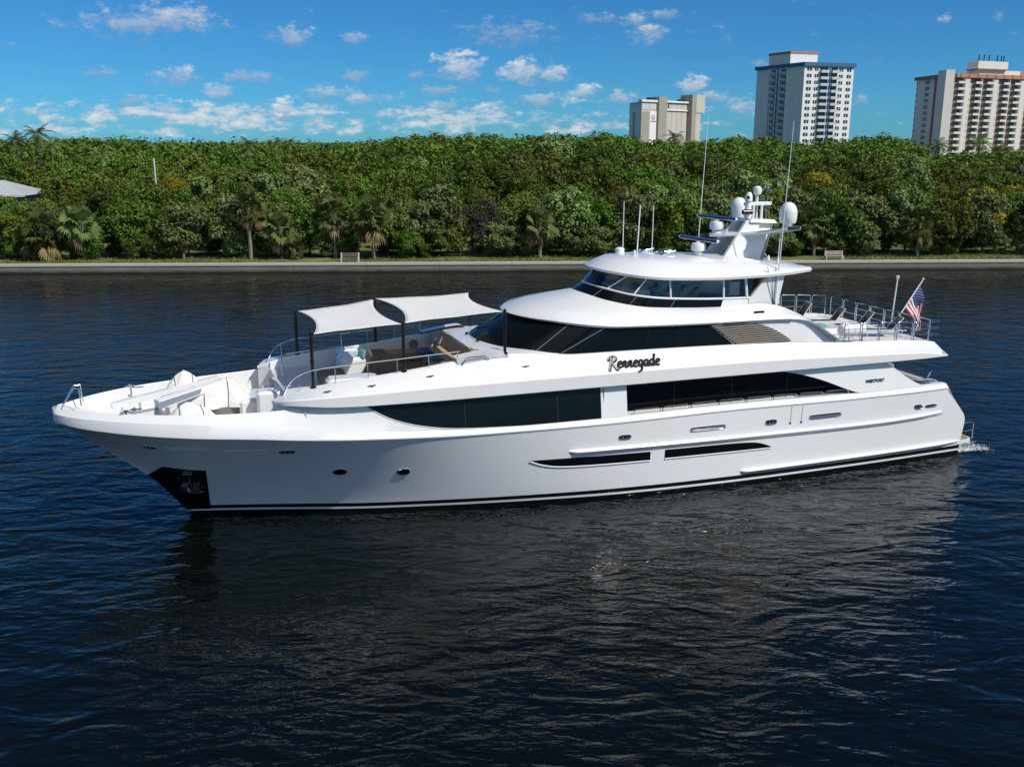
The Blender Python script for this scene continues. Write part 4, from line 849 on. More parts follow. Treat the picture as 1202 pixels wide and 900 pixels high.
def textmesh(body, size, shear, fmap, name, m, parent, bold=.0):
    cu = bpy.data.curves.new('text_curve', 'FONT'); cu.body = body; cu.size = size; cu.shear = shear; cu.offset = bold; cu.align_x = 'CENTER'; cu.align_y = 'CENTER'; cu.fill_mode = 'FRONT'; cu.space_character = 1.05
    to = bpy.data.objects.new('text_tmp', cu); COL.objects.link(to); dg = bpy.context.evaluated_depsgraph_get(); me = bpy.data.meshes.new_from_object(to.evaluated_get(dg)); bpy.data.objects.remove(to); bpy.data.curves.remove(cu)
    me.transform(Matrix.Identity(4))
    for v in me.vertices: v.co = Vector(fmap(v.co.x, v.co.y))
    me.name = name; me.materials.clear(); me.materials.append(M[m]); o = bpy.data.objects.new(name, me); COL.objects.link(o); o.parent = parent; return o
for sg in (1, -1):
    textmesh('WESTPORT', .185, .35, lambda x, y: (lambda p: (p[0], p[1] * sg, p[2]))(P2(32.85 + sg * x, 3.94 + y, .012)), 'builder_lettering', 'black', Yt, .012)
# ================================================================ loose things on board
def YT(name, label, cat, s, b, z, group=None, rz=0):
    return thing(name, label, cat, YW(s, b, z), PSI + rz, group)
def rel(o_s, o_b, o_z): return lambda s, b, z: (s - o_s, -(b - o_b), z - o_z)
# shade sails
def sail(corners, label, poles, s0):
    o = YT('shade_sail', label, 'shade sail', s0, 0, 5.6, 'shade sails over the foredeck lounge'); r = rel(s0, 0, 5.6)
    pf, sf_, sa_, pa = [Vector(c) for c in corners]; rows = []; N = 26
    for i in range(N + 1):
        u = i / N; row = []
        for j in range(N + 1):
            v = j / N; cu = 4 * u * (1 - u); cv = 4 * v * (1 - v)
            # v across (port->stbd), u fore->aft ; front and aft edges curve in, sides a little
            uu = u + cv * .108 * (1 - 2 * u) ; vv = v + cu * .035 * (1 - 2 * v)
            p = (pf * (1 - vv) + sf_ * vv) * (1 - uu) + (pa * (1 - vv) + sa_ * vv) * uu
            p.z -= .05 * cu * (.3 + .7 * cv); p.z += .012 * math.sin(9 * u + 5 * v) * cu
            row.append(r(*p))
        rows.append(row)
    mb = MB(); mb.grid(rows); cl = mb.build('canopy', 'sail', o)
    md_ = cl.modifiers.new('thick', 'SOLIDIFY'); md_.thickness = .006
    edge = [rows[0], rows[-1], [w[0] for w in rows], [w[-1] for w in rows]]; mb = MB()
    for e_ in edge: mb.tube(e_, .014, 5)
    mb.build('hem', 'canvas', cl)
    for (s, b, z0, z1) in poles:
        mb = MB(); mb.tube([r(s, b, z0 - .05), r(s, b, z0 + .9), r(s, b, z1)], .062, 10); mb.lathe(r(s, b, z0), [(.11, -.05), (.11, .03), (.06, .06)], 12); mb.lathe(r(s, b, z0 + .95), [(.075, -.06), (.075, .06)], 10); mb.lathe(r(s, b, z1), [(.065, 0), (.05, .05), (.0, .06)], 10); mb.build('pole', 'anod', o)
zz_ = lambda s: rbz(s) + .01
sail([(9.12, 2.92, 7.33), (9.28, -2.92, 7.2), (12.42, -2.95, 7.52), (12.28, 2.95, 7.5)], 'white shade sail on black poles nearest the bow', [(9.0, 2.92, zz_(9), 7.38), (9.15, -2.92, zz_(9.1), 7.25), (12.36, 2.9, zz_(12.3), 7.56), (12.45, -2.9, zz_(12.4), 7.58)], 10.7)
sail([(12.45, 2.9, 7.53), (12.52, -2.9, 7.56), (16.62, -3.0, 7.58), (16.22, 3.0, 7.76)], 'white shade sail stretching back to the dark windscreen', [(16.27, 3.02, zz_(16.3), 7.8), (16.68, -3.0, zz_(16.6), 7.62)], 14.5)
# lounge tables and cushions
for (s, b, lab) in ((14.05, -.85, 'navy topped pedestal table beside the grey lounge wall'), (14.1, .55, 'navy topped pedestal table nearer the open port side of the lounge')):
    o = YT('pedestal_table', lab, 'table', s, b, LF, 'lounge tables'); mb = MB(); mb.box((0, 0, .70), (.62, .95, .05), bev=.02); mb.build('table_top', 'navy', o); mb = MB(); mb.lathe((0, 0, 0), [(.2, 0), (.2, .02), (.05, .05), (.05, .68)], 14); mb.build('pedestal', 'tan', o)
def cushion(s, b, z, m, lab, sz=(.16, .46, .44), rz=0, tl=.3):
    o = MB(); rot = Matrix.Rotation(rz, 3, 'Z') @ Matrix.Rotation(tl, 3, 'Y'); n = 10; rows = []
    for side in (1, -1):
        rows = []
        for i in range(n + 1):
            row = []
            for j in range(n + 1):
                u, v = 2 * i / n - 1, 2 * j / n - 1; t = sz[0] / 2 * ((1 - u ** 4) * (1 - v ** 4)) ** .5 * side
                row.append(rot @ Vector((t, u * sz[1] / 2 * (1 - .06 * v * v), v * sz[2] / 2 * (1 - .06 * u * u))))
            rows.append(row)
        o.grid(rows)
    ob = o.build('cushion', m, None, loc=YW(s, b, z)); ob.rotation_euler = (0, 0, PSI); tag(ob, lab, 'cushion', 'scatter cushions on board'); return ob
cushion(15.0, -2.0, 5.80, 'greyfab', 'grey scatter cushion at the far end of the tan sofa'); cushion(14.75, -2.3, 5.80, 'greyfab', 'pale grey cushion leaning in the far corner by the grey lounge wall', rz=.5)
cushion(15.1, 1.9, 5.78, 'teal', 'teal cushion at the near end of the tan sofa', (.14, .42, .36)); cushion(11.35, -.2, 5.80, 'teal', 'small teal cushion beside the brown covered lounge chair', (.14, .4, .4), .6)
# brown covered chair in the lounge
o = YT('covered_chair', 'lounge chair under a brown fitted cover on the foredeck', 'chair', 12.2, -.6, LF); mb = MB()
mb.add([(-.8, -.7, 0), (.9, -.7, 0), (.9, .7, 0), (-.8, .7, 0), (-.5, -.6, .85), (.2, -.6, .85), (.2, .6, .85), (-.5, .6, .85), (.75, -.65, .3), (.75, .65, .3), (-.75, -.66, .3), (-.75, .66, .3)],
       [(10, 8, 5, 4), (11, 7, 6, 9), (4, 5, 6, 7), (5, 8, 9, 6), (10, 4, 7, 11), (0, 1, 8, 10), (1, 2, 9, 8), (2, 3, 11, 9), (3, 0, 10, 11), (0, 3, 2, 1)])
cv = mb.build('fitted_cover', 'brownfab', o, angle=20); bvm = cv.modifiers.new('soft', 'BEVEL'); bvm.width = .08; bvm.segments = 3
# canvas covered lumps on the bow: heightfields with folds
rngc = random.Random(5)
def covered(name, lab, cat, s, b, z, L, W, Hh, peak, rz, under=None, seed=1, base=0.0, lash=True):
    o = YT(name, lab, cat, s, b, z, None, rz); rg = random.Random(seed); ph = [rg.uniform(0, 6.28) for _ in range(8)]
    n, m = 34, 26; rows = []
    for i in range(n + 1):
        row = []
        for j in range(m + 1):
            u, v = 2 * i / n - 1, 2 * j / m - 1
            rr = max(abs(u) ** 3.2 + abs(v) ** 3.2, 1e-6) ** (1 / 3.2); ang = math.atan2(v, u)
            h = (1 - rr ** 2.2) ** .75 if rr < 1 else 0
            h *= .55 + .45 * (1 - min(1, math.hypot(u - peak[0], v - peak[1]) / 1.2))
            fold = .09 * math.sin(ang * 7 + ph[0]) * rr * h + .03 * math.sin(ang * 13 + ph[1] + 3 * rr) * rr + .02 * math.sin(6 * u + ph[2]) * math.sin(5 * v + ph[3])
            sc = 1 + .07 * math.sin(ang * 5 + ph[4]) * rr + .04 * math.sin(ang * 9 + ph[5]) * rr
            k = (1 / max(1, rr)); row.append((u * k * L / 2 * sc, v * k * W / 2 * sc, base + max(0, (h + fold * (h > 0)) * Hh)))
        rows.append(row)
    mb = MB(); mb.grid(rows); mb.build('canvas_cover', 'canvas', o, angle=70)
    if base > 0:
        mb = MB(); mb.lathe((0, 0, 0), [(L * .36, 0), (L * .46, base * .6), (L * .48, base + .02)], 24, sy=W / L); mb.build('rubber_tube', 'interdark', o)
    if not lash: return
    mb = MB()
    for u in (-.35, .3):
        i = int((u + 1) / 2 * n); mb.tube([(p[0], p[1], p[2] + .012) for p in rows[i]], .014, 5)
    mb.build('lashing', 'rope', o)
covered('covered_tender', 'tender under a white canvas cover on the bow, dark tube showing below', 'tender', 5.75, -.35, FD, 2.7, 2.1, .95, (.3, .1), .0, seed=2, base=.5)
covered('covered_watercraft', 'peaked white canvas cover lashed over gear by the starboard bulwark', 'covered gear', 4.6, -2.0, FD, 2.1, 1.3, 1.5, (0, 0), .1, seed=7)
covered('covered_watercraft', 'low crumpled white canvas cover by the port bulwark at the foot of the crane', 'covered gear', 4.75, 1.9, FD, 2.4, 1.4, 1.2, (-.1, 0), .15, seed=9)
# folded fabric on the hardtop
covered('folded_cover', 'folded white canvas lying on the hardtop below the mast, forward of the other', 'folded cover', 25.1, 1.55, 9.02, 2.3, .7, .30, (.5, .3), .0, seed=11, lash=False)
covered('folded_cover', 'folded white canvas lying on the hardtop at the foot of the mast leg', 'folded cover', 27.2, 1.5, 8.96, 2.4, .75, .34, (-.5, .2), .0, seed=12, lash=False)
mb = MB(); rg = random.Random(3); mb.tube([YW(24.3 + i * .16, 2.02 + .10 * math.sin(i * .9) + rg.uniform(-.05, .05), 8.965 - .012 * i + .03 * (i > 100)) for i in range(27)], .018, 5); tag(mb.build('mooring_line', 'rope'), 'dark line trailing along the edge of the white hardtop', 'rope')
# sun loungers
SL = []
def lounger(s, b, rz, lab, back=1.0):
    o = YT('sun_lounger', lab, 'sun lounger', s, b, 5.405, 'brown sun loungers on the aft boat deck', rz)
    def q(x, y, z): return (x, y, z)
    bx, bz = -.62 * math.cos(back), .62 * math.sin(back)
    mb = MB(); mb.grid([[q(.95, y, .31), q(.3, y, .29), q(-.25, y, .31)] for y in (-.3, 0, .3)]); s1 = mb.build('seat', 'sling', o); md_ = s1.modifiers.new('thick', 'SOLIDIFY'); md_.thickness = .02
    mb = MB(); mb.grid([[q(-.25, y, .32), q(-.25 + bx * .5, y, .32 + bz * .5 - .02), q(-.25 + bx * 1.15, y, .32 + bz * 1.15)] for y in (-.3, 0, .3)]); s1 = mb.build('backrest', 'sling', o); md_ = s1.modifiers.new('thick', 'SOLIDIFY'); md_.thickness = .02
    mb = MB()
    for y in (-.32, .32): mb.tube([q(1.0, y, .3), q(-.25, y, .3), q(-.9, y, .3)], .022, 6); mb.tube([q(-.25, y, .32), q(-.25 + bx * 1.18, y, .32 + bz * 1.18)], .02, 6)
    mb.tube([q(-.25 + bx * 1.18, -.32, .32 + bz * 1.18), q(-.25 + bx * 1.18, .32, .32 + bz * 1.18)], .02, 6); mb.tube([q(1.0, -.32, .3), q(1.0, .32, .3)], .022, 6); mb.build('frame', 'plastic', o)
    for x in (.8, -.7):
        for y in (-.32, .32): mb = MB(); mb.tube([q(x, y, .3), q(x + .06 * (1 if x > 0 else -1), y, 0)], .02, 6); mb.build('leg', 'plastic', o)
lounger(33.2, -2.6, R(170), 'sun lounger with upright back nearest the starboard rail', 1.0)
lounger(33.9, -1.0, R(165), 'sun lounger second from the starboard rail, back half raised', .9)
lounger(34.5, .3, R(165), 'sun lounger third from the starboard rail, back half raised', .9)
lounger(34.9, 1.75, R(160), 'sun lounger nearest the white life raft canister', .85)
mb = MB(); mb.box((0, 0, 0), (.8, .55, .07), bev=.03); mb.box((.05, .02, .06), (.7, .5, .06), bev=.02); tw = mb.build('towel', 'teal', None, loc=YW(32.3, .35, 5.75)); tw.rotation_euler = (0, 0, PSI); tag(tw, 'folded teal towel on the white box on the aft boat deck', 'towel')
mb = MB(); mb.box((0, 0, .155), (1.6, 1.3, .31), bev=.05); bx_ = mb.build('deck_box', 'gel', None, loc=YW(32.4, .3, 5.405)); bx_.rotation_euler = (0, 0, PSI); tag(bx_, 'low white deck box on the aft boat deck carrying a teal towel', 'deck box')
# life raft canister on its cradle
o = YT('life_raft', 'white life raft canister on a steel cradle by the port rail', 'life raft', 32.35, 2.75, 5.405)
mb = MB(); prof = [(0.02, -.62), (.2, -.61), (.27, -.55), (.28, -.3), (.28, -.02), (.295, -.015), (.295, .015), (.28, .02), (.28, .3), (.27, .55), (.2, .61), (.02, .62)]
mb.lathe((0, 0, .62), prof, 20, rot=Matrix.Rotation(R(90), 3, 'Y')); mb.build('canister', 'plastic', o, angle=50)
mb = MB()
for x in (-.35, .35): mb.tube([(x, -.3, 0), (x, -.3, .45), (x, 0, .33), (x, .3, .45), (x, .3, 0)], .025, 6); mb.tube([(x + .0, .285 * math.sin(a), .62 + .285 * math.cos(a)) for a in lin(-1.9, 1.9, 14)], .014, 5)
mb.tube([(-.35, -.3, .2), (.35, -.3, .2)], .02, 6); mb.tube([(-.35, .3, .2), (.35, .3, .2)], .02, 6); mb.build('cradle', 'chrome', o)
# cushions in the aft cockpit
cushion(36.55, -.3, 3.52, 'teal', 'teal cushion on the aft cockpit seat below the boat deck', (.2, .6, .5)); cushion(36.5, .45, 3.5, 'canvas', 'white cushion on the aft cockpit seat below the boat deck', (.18, .5, .46))
# flag
fl = YT('flag', 'striped flag with a starred blue canton drooping from a slanted staff at the stern', 'flag', 35.92, 1.5, 6.35); r = rel(35.92, 1.5, 6.35)
mb = MB(); mb.tube([r(35.75, 1.5, 6.0), r(37.05, 1.5, 7.83)], .028, 8); mb.lathe(r(37.06, 1.5, 7.85), [(.02, -.03), (.05, 0), (.05, .04), (.01, .07)], 10); mb.build('staff', 'plastic', fl)
mats_f = [mat('flag_red', (.36, .012, .025), .8, var=.05), mat('flag_white', (.72, .72, .72), .8, var=.03), mat('flag_blue', (.012, .03, .14), .8, var=.05)]
for m_ in mats_f: M[m_.name] = m_
HT, HBt = Vector((36.93, 1.5, 7.66)), Vector((36.16, 1.5, 6.58)); NU, NV = 39, 40
def fpos(u, v):
    h = HT + (HBt - HT) * u
    end = Vector((37.12 - .10 * u, 1.5, 5.62 - .32 * u)); q = h + (end - h) * v
    q.x += .16 * math.sin(math.pi * v) * (1 - .3 * u); q.z -= 0.02 * math.sin(math.pi * v)
    q.y += (.05 + .13 * v) * math.sin(5.5 * v + 7.0 * u) * min(1, v * 4); q.x += .05 * v * math.sin(9 * u + 2)
    return q
mb = MB(); vs = [r(*fpos(i / NU, j / NV)) for i in range(NU + 1) for j in range(NV + 1)]; fs = []; mi = []
for i in range(NU):
    for j in range(NV):
        st = int(i / NU * 13); can = (st < 7 and j / NV < .40); fs.append((i * (NV + 1) + j, i * (NV + 1) + j + 1, (i + 1) * (NV + 1) + j + 1, (i + 1) * (NV + 1) + j)); mi.append(2 if can else (0 if st % 2 == 0 else 1))
mb.v = vs; mb.f = fs; mb.mi = mi; clo = mb.build('cloth', mats_f, fl, angle=80)
mb = MB()
for a in range(9):
    for b in range(6 if a % 2 == 0 else 5):
        u = (.045 + a * .054) ; v = .035 + (b + (.5 if a % 2 else 0)) * .066
        for off in (.010, -.010):
            c = fpos(u, v); pts = []
            for k in range(10):
                rr = .028 if k % 2 == 0 else .012; ang = math.pi * 2 * k / 10; du = rr * math.cos(ang) / 1.33; dv = rr * math.sin(ang) / 2.1; p = fpos(u + du, v + dv); pts.append(r(p.x, p.y + off, p.z))
            mb.add(pts, [tuple(range(10))])
mb.build('stars', 'flag_white', clo, smooth=False)
# white water at the stern
rg = random.Random(8); mb = MB()
for k in range(1500):
    a = rg.random(); s = 38.4 + 1.7 * a ** 1.5 + rg.gauss(0, .12); b = 3.2 - 2.9 * rg.random() ** 1.6 * (1) + .35 * a + rg.gauss(0, .12); rr = rg.uniform(.008, .035) * (2.2 if rg.random() < .06 else 1) * (1.1 - .5 * a)
    p = YW(s, b, .02); mb.lathe(p, [(rr * .9, -.02), (rr, .01), (rr * .6, rr * .4)], 5)
fo = mb.build('wake_foam', mat('white_foam', (.75, .78, .8), .6, var=.1)); fo['kind'] = 'stuff'; fo['label'] = 'patch of white foam churned up behind the swim platform'; fo['category'] = 'foam'
def PX(px, py, Y):      # where a sight line meets the plane Y metres away
    u, v = pix_dir(px, py); return u * Y, 14 + v * Y
def PC(px, py, Z): u, v = pix_dir(px, py); Y = (Z - 14) / v; return (u * Y, Y)
def pxof(x, y, z=14.0): return 601 + 1150 * x / (y * math.cos(TH) - (z - 14) * math.sin(TH))
# ================================================================ water, ground, sea wall
def water_mat():
    m = bpy.data.materials.new('dark_water'); m.use_nodes = True; nt = m.node_tree; b = nt.nodes['Principled BSDF']; L = nt.links
    b.inputs['Base Color'].default_value = (.002, .0032, .0022, 1); b.inputs['Roughness'].default_value = .025; b.inputs['IOR'].default_value = 1.33; b.inputs['Specular IOR Level'].default_value = .5
    t = nt.nodes.new('ShaderNodeTexCoord'); prev = None
    def noise(sc, st, rot, det, dist, rough=.55, warp=0):
        nonlocal prev
        mp = nt.nodes.new('ShaderNodeMapping'); mp.inputs['Scale'].default_value = (sc * st, sc, 1); mp.inputs['Rotation'].default_value = (0, 0, rot); L.new(t.outputs['Object'], mp.inputs[0])
        n = nt.nodes.new('ShaderNodeTexNoise'); n.inputs['Scale'].default_value = 1; n.inputs['Detail'].default_value = det; n.inputs['Roughness'].default_value = rough; n.inputs['Distortion'].default_value = warp; L.new(mp.outputs[0], n.inputs[0])
        bp = nt.nodes.new('ShaderNodeBump'); bp.inputs['Distance'].default_value = dist; bp.inputs['Strength'].default_value = 1; L.new(n.outputs[0], bp.inputs['Height'])
        if prev: L.new(prev, bp.inputs['Normal'])
        prev = bp.outputs[0]
    noise(.17, .6, R(25), 2, .14)
    noise(.75, .5, R(-18), 2, .17, .5, .8)
    # wind ripples, stronger in drifting patches
    mp = nt.nodes.new('ShaderNodeMapping'); mp.inputs['Scale'].default_value = (.05, .09, 1); L.new(t.outputs['Object'], mp.inputs[0]); pn = nt.nodes.new('ShaderNodeTexNoise'); pn.inputs['Scale'].default_value = 1; pn.inputs['Detail'].default_value = 3; L.new(mp.outputs[0], pn.inputs[0])
    mr = nt.nodes.new('ShaderNodeMapRange'); mr.inputs[1].default_value = .38; mr.inputs[2].default_value = .66; mr.inputs[3].default_value = .45; mr.inputs[4].default_value = 1.0; L.new(pn.outputs[0], mr.inputs[0])
    for sc, st, rot, dist in ((1.9, .45, R(32), .088), (4.6, .5, R(12), .034), (9.5, .55, R(24), .010)):
        noise(sc, st, rot, 2, dist, .5, .5)
        bp = [n for n in nt.nodes if n.bl_idname == 'ShaderNodeBump'][-1]; L.new(mr.outputs[0], bp.inputs['Strength'])
    L.new(prev, b.inputs['Normal']); return m
mb = MB(); wy = lambda x: 108.25 + .0375 * x
mb.grid([[(-2500, -600, 0), (2500, -600, 0)], [(-2500, wy(-2500) + .3, 0), (2500, wy(2500) + .3, 0)]]); wa = mb.build('water', water_mat(), smooth=False); wa['kind'] = 'structure'
def ground_mat():
    m = bpy.data.materials.new('grass_and_leaf_litter'); m.use_nodes = True; nt = m.node_tree; b = nt.nodes['Principled BSDF']; L = nt.links; b.inputs['Roughness'].default_value = .95
    t = nt.nodes.new('ShaderNodeTexCoord'); n = nt.nodes.new('ShaderNodeTexNoise'); n.inputs['Scale'].default_value = .35; n.inputs['Detail'].default_value = 8; n.inputs['Roughness'].default_value = .7; L.new(t.outputs['Object'], n.inputs[0])
    cr = nt.nodes.new('ShaderNodeValToRGB'); e = cr.color_ramp.elements; e[0].position = .35; e[0].color = (.12, .095, .055, 1); e[1].position = .52; e[1].color = (.10, .13, .025, 1); x = e.new(.72); x.color = (.24, .21, .11, 1)
    L.new(n.outputs[0], cr.inputs[0]); sx = nt.nodes.new('ShaderNodeSeparateXYZ'); L.new(t.outputs['Object'], sx.inputs[0]); mr = nt.nodes.new('ShaderNodeMapRange'); mr.inputs[1].default_value = 200; mr.inputs[2].default_value = 400; L.new(sx.outputs[1], mr.inputs[0]); mx = nt.nodes.new('ShaderNodeMix'); mx.data_type = 'RGBA'; L.new(mr.outputs[0], mx.inputs[0]); L.new(cr.outputs[0], mx.inputs[6]); mx.inputs[7].default_value = (.035, .06, .015, 1); L.new(mx.outputs[2], b.inputs['Base Color']); return m
mb = MB(); mb.grid([[(x, wy(x) + d, z) for x in lin(-6000, 6000, 9)] for d, z in ((.5, 1.0), (6, 1.05), (12, 1.1), (9000, 1.1))]); gr = mb.build('ground', ground_mat(), smooth=False); gr['kind'] = 'structure'
def wall_mat():
    m = bpy.data.materials.new('weathered_concrete'); m.use_nodes = True; nt = m.node_tree; b = nt.nodes['Principled BSDF']; L = nt.links; b.inputs['Roughness'].default_value = .9
    t = nt.nodes.new('ShaderNodeTexCoord'); s = nt.nodes.new('ShaderNodeSeparateXYZ'); L.new(t.outputs['Object'], s.inputs[0])
    mp = nt.nodes.new('ShaderNodeMapping'); mp.inputs['Scale'].default_value = (.5, .5, 2.5); L.new(t.outputs['Object'], mp.inputs[0]); n = nt.nodes.new('ShaderNodeTexNoise'); n.inputs['Scale'].default_value = 1; n.inputs['Detail'].default_value = 8; n.inputs['Roughness'].default_value = .75; L.new(mp.outputs[0], n.inputs[0])
    a = nt.nodes.new('ShaderNodeMath'); a.operation = 'MULTIPLY_ADD'; a.inputs[1].default_value = .5; L.new(n.outputs[0], a.inputs[0]); L.new(s.outputs[2], a.inputs[2])
    cr = nt.nodes.new('ShaderNodeValToRGB'); e = cr.color_ramp.elements; e[0].position = .34; e[0].color = (.02, .018, .012, 1); e[1].position = .52; e[1].color = (.12, .112, .085, 1); x = e.new(.8); x.color = (.20, .19, .16, 1); x = e.new(1.0); x.color = (.42, .40, .34, 1)
    L.new(a.outputs[0], cr.inputs[0]); L.new(cr.outputs[0], b.inputs['Base Color']); return m
mb = MB(); prof = [(0.04, -1.5), (0.04, .78), (-.06, .79), (-.06, 1.02), (-.03, 1.05), (.62, 1.05), (.62, .9)]
for k in range(100):
    x0, x1 = -400 + 8 * k, -392.03 + 8 * k; mb.grid([[(x, wy(x) + p[0] + (.006 if k % 2 else 0), p[1]) for p in prof] for x in (x0, x1)])
    mb.grid([[(x0 - .04, wy(x0) + .12, -1.5), (x0 - .04, wy(x0) + .12, 1.0)], [(x0 + .02, wy(x0) + .12, -1.5), (x0 + .02, wy(x0) + .12, 1.0)]])
tag(mb.build('seawall', wall_mat(), smooth=False), 'low weathered concrete sea wall along the far bank', 'sea wall')
# ================================================================ vegetation
RG = np.random.default_rng(11)
def leafquads(c, nrm, size, rg, asp=.62):
    n = len(c); a = rg.normal(size=(n, 3)); a -= nrm * (a * nrm).sum(1)[:, None]; a /= np.linalg.norm(a, axis=1)[:, None] + 1e-9; b = np.cross(nrm, a)
    sz = (size * rg.uniform(.6, 1.35, n))[:, None]
    q = np.stack([c + a * sz * .5, c + b * sz * .5 * asp + nrm * sz * .06, c - a * sz * .5, c - b * sz * .5 * asp + nrm * sz * .06], 1); return q.reshape(-1, 3)
def quadmesh(name, V_, mats, idx=None):
    n = len(V_) // 4; me = bpy.data.meshes.new(name); me.vertices.add(len(V_)); me.vertices.foreach_set('co', V_.astype(np.float32).ravel()); me.loops.add(len(V_)); me.loops.foreach_set('vertex_index', np.arange(len(V_), dtype=np.int32))
    me.polygons.add(n); me.polygons.foreach_set('loop_start', np.arange(0, 4 * n, 4, dtype=np.int32)); me.polygons.foreach_set('loop_total', np.full(n, 4, dtype=np.int32))
    for m in mats: me.materials.append(M[m] if isinstance(m, str) else m)
    if idx is not None: me.polygons.foreach_set('material_index', idx.astype(np.int32))
    me.update(calc_edges=True); return me
def crown(rg, rx, rz, n, size, nl=20, low=.25, loose=.16):
    # unit crown, centre at the origin: clumps sitting on an uneven ellipsoid, leaves through each clump
    cs = []; 
    while len(cs) < nl:
        d = rg.normal(size=3); d /= np.linalg.norm(d)
        if d[2] < -low - .2 * rg.random(): continue
        cs.append(np.array([d[0] * rx, d[1] * rx, d[2] * rz]) * rg.uniform(.52, .86))
    cs = np.array(cs); rad = rx * rg.uniform(.22, .42, nl)
    k = rg.choice(nl, n, p=rad ** 2 / (rad ** 2).sum()); d = rg.normal(size=(n, 3)); d /= np.linalg.norm(d, axis=1)[:, None]; d[:, 2] = np.where(d[:, 2] < -.6, -d[:, 2], d[:, 2])
    rr = rad[k] * (1 - np.abs(rg.normal(0, loose * 1.6, n))).clip(.15, 1.0) * rg.uniform(.92, 1.12, n)
    c = cs[k] + d * rr[:, None] * np.array([1, 1, .78])
    nr = d + rg.normal(0, .55, (n, 3)) + np.array([0, 0, .45]); nr /= np.linalg.norm(nr, axis=1)[:, None]
    return leafquads(c, nr, size, rg)
def trunk_mesh(rg, h, r, spread, top):
    mb = MB(); mb.tube([(0, 0, -.2), (.12, .05, h * .4), (0, .1, h)], r, 7, r2=r * .7)
    for k in range(5):
        a = k * 1.257 + rg.uniform(0, .6); mb.tube([(0, .1, h * .9), (math.cos(a) * spread * .5, math.sin(a) * spread * .5, h + (top - h) * .5), (math.cos(a) * spread, math.sin(a) * spread, top)], r * .5, 5, r2=r * .15)
    return mb
TREES = 'broadleaf trees of the waterside woodland'
PROT = []
for i, (mt, rx, rz, n, sz, nl, ls) in enumerate([('leaf_a', 4.6, 3.4, 5200, .44, 24, .16), ('leaf_a', 4.2, 3.9, 5200, .40, 20, .2), ('leaf_b', 4.5, 3.2, 5000, .42, 26, .2), ('leaf_b', 4.0, 4.0, 4600, .42, 18, .22), ('leaf_c', 4.4, 3.6, 4600, .50, 22, .2), ('leaf_c', 4.0, 3.6, 4200, .52, 22, .24), ('leaf_y', 4.0, 3.3, 4600, .36, 20, .2), ('leaf_g', 3.6, 3.4, 3600, .34, 20, .3)]):
    rg = np.random.default_rng(100 + i); q = crown(rg, rx, rz, int(n * 1.25), sz, int(nl * 1.3), .95, ls)
    tm = trunk_mesh(rg, 2.2, .2, rx * .55, 4.6)
    cm = quadmesh('crown', q + np.array([0, 0, 8.0 - rz]), [mt])       # crown top at 8 m for scale 1
    tme = bpy.data.meshes.new('trunk'); tme.from_pydata(tm.v, [], tm.f); tme.materials.append(M['bark'])
    PROT.append((cm, tme, mt))
KIND = {'leaf_a': 'deep green broadleaf tree', 'leaf_b': 'olive green broadleaf tree', 'leaf_c': 'pale leaved sea grape tree', 'leaf_y': 'yellow flowering tree', 'leaf_g': 'grey brown half bare tree'}
SKY = interp([(-200, 166), (0, 166), (60, 164), (200, 166), (300, 168), (400, 168), (500, 161), (600, 161), (690, 157), (740, 164), (800, 169), (850, 165), (880, 161), (930, 168), (985, 165), (1030, 161), (1066, 166), (1085, 180), (1120, 182), (1202, 176), (1400, 172)])
FRONTY = interp([(0, 246), (60, 238), (200, 228), (400, 226), (560, 226), (700, 222), (900, 224), (1060, 222), (1202, 226)])
def ztop(x, y, jit=0):
    px = pxof(x, y, 8); t = min(1, max(0, (y - 113) / 95.0)); yt = SKY(px) + (FRONTY(px) - SKY(px)) * (1 - t) ** 1.25 + jit
    return PX(px, yt, y)[1]
ntree = 0
def tree(k, x, y, top, label, group, parts, sxy=None, rz=None):
    global ntree; ntree += 1
    cm, tme, mt = PROT[k]; g = 1.0; sc = (top - g) / 8.0; sx = sc if sxy is None else sxy
    rz = random.random() * 6.28 if rz is None else rz
    if parts:
        o = thing('broadleaf_tree', label, 'tree', (x, y, g), rz, group); o.scale = (sx, sx, sc)
        for nm, me in (('crown', cm), ('trunk', tme)):
            c = bpy.data.objects.new(nm, me); COL.objects.link(c); c.parent = o
    else:
        o = bpy.data.objects.new('broadleaf_tree', cm); COL.objects.link(o); o.location = (x, y, g); o.rotation_euler = (0, 0, rz); o.scale = (sx, sx, sc); tag(o, label, 'tree', group)
random.seed(4)
# front row, each with its own description
front = [(-58, 3, 1.0), (-52.5, 4, .95), (-43.5, 0, .95), (-37, 4, .9), (-31.5, 4, 1.0), (-27, 5, .85), (-23.5, 1, .9), (-14.5, 2, .85), (-11, 4, .85), (-7.5, 5, .9), (-3.2, 7, .95), (1.5, 3, .9), (6, 4, 1.0), (9.5, 1, .9), (14.5, 4, 1.0), (19.5, 2, 1.0), (24.5, 4, .95), (29.5, 5, .95), (33.5, 4, 1.0), (38, 1, .95), (41, 4, .95), (46.5, 5, 1.0), (51, 2, .95), (56, 4, 1.0), (61.5, 5, .95)]
for i, (x, k, s) in enumerate(front):
    y = wy(x) + random.uniform(5.2, 7.5); side = 'left' if x < -20 else ('right' if x > 20 else 'middle')
    nth = sum(1 for q in front if (q[0] < x) and (('left' if q[0] < -20 else ('right' if q[0] > 20 else 'middle')) == side)) + 1
    od = ['first', 'second', 'third', 'fourth', 'fifth', 'sixth', 'seventh', 'eighth', 'ninth', 'tenth', 'eleventh', 'twelfth'][nth - 1]
    tree(k, x, y, ztop(x, y) * s, f'{KIND[PROT[k][2]]} on the bank, {od} front tree in the {side} third', 'front trees along the grass strip', True, random.uniform(.66, .82))
nb = 0
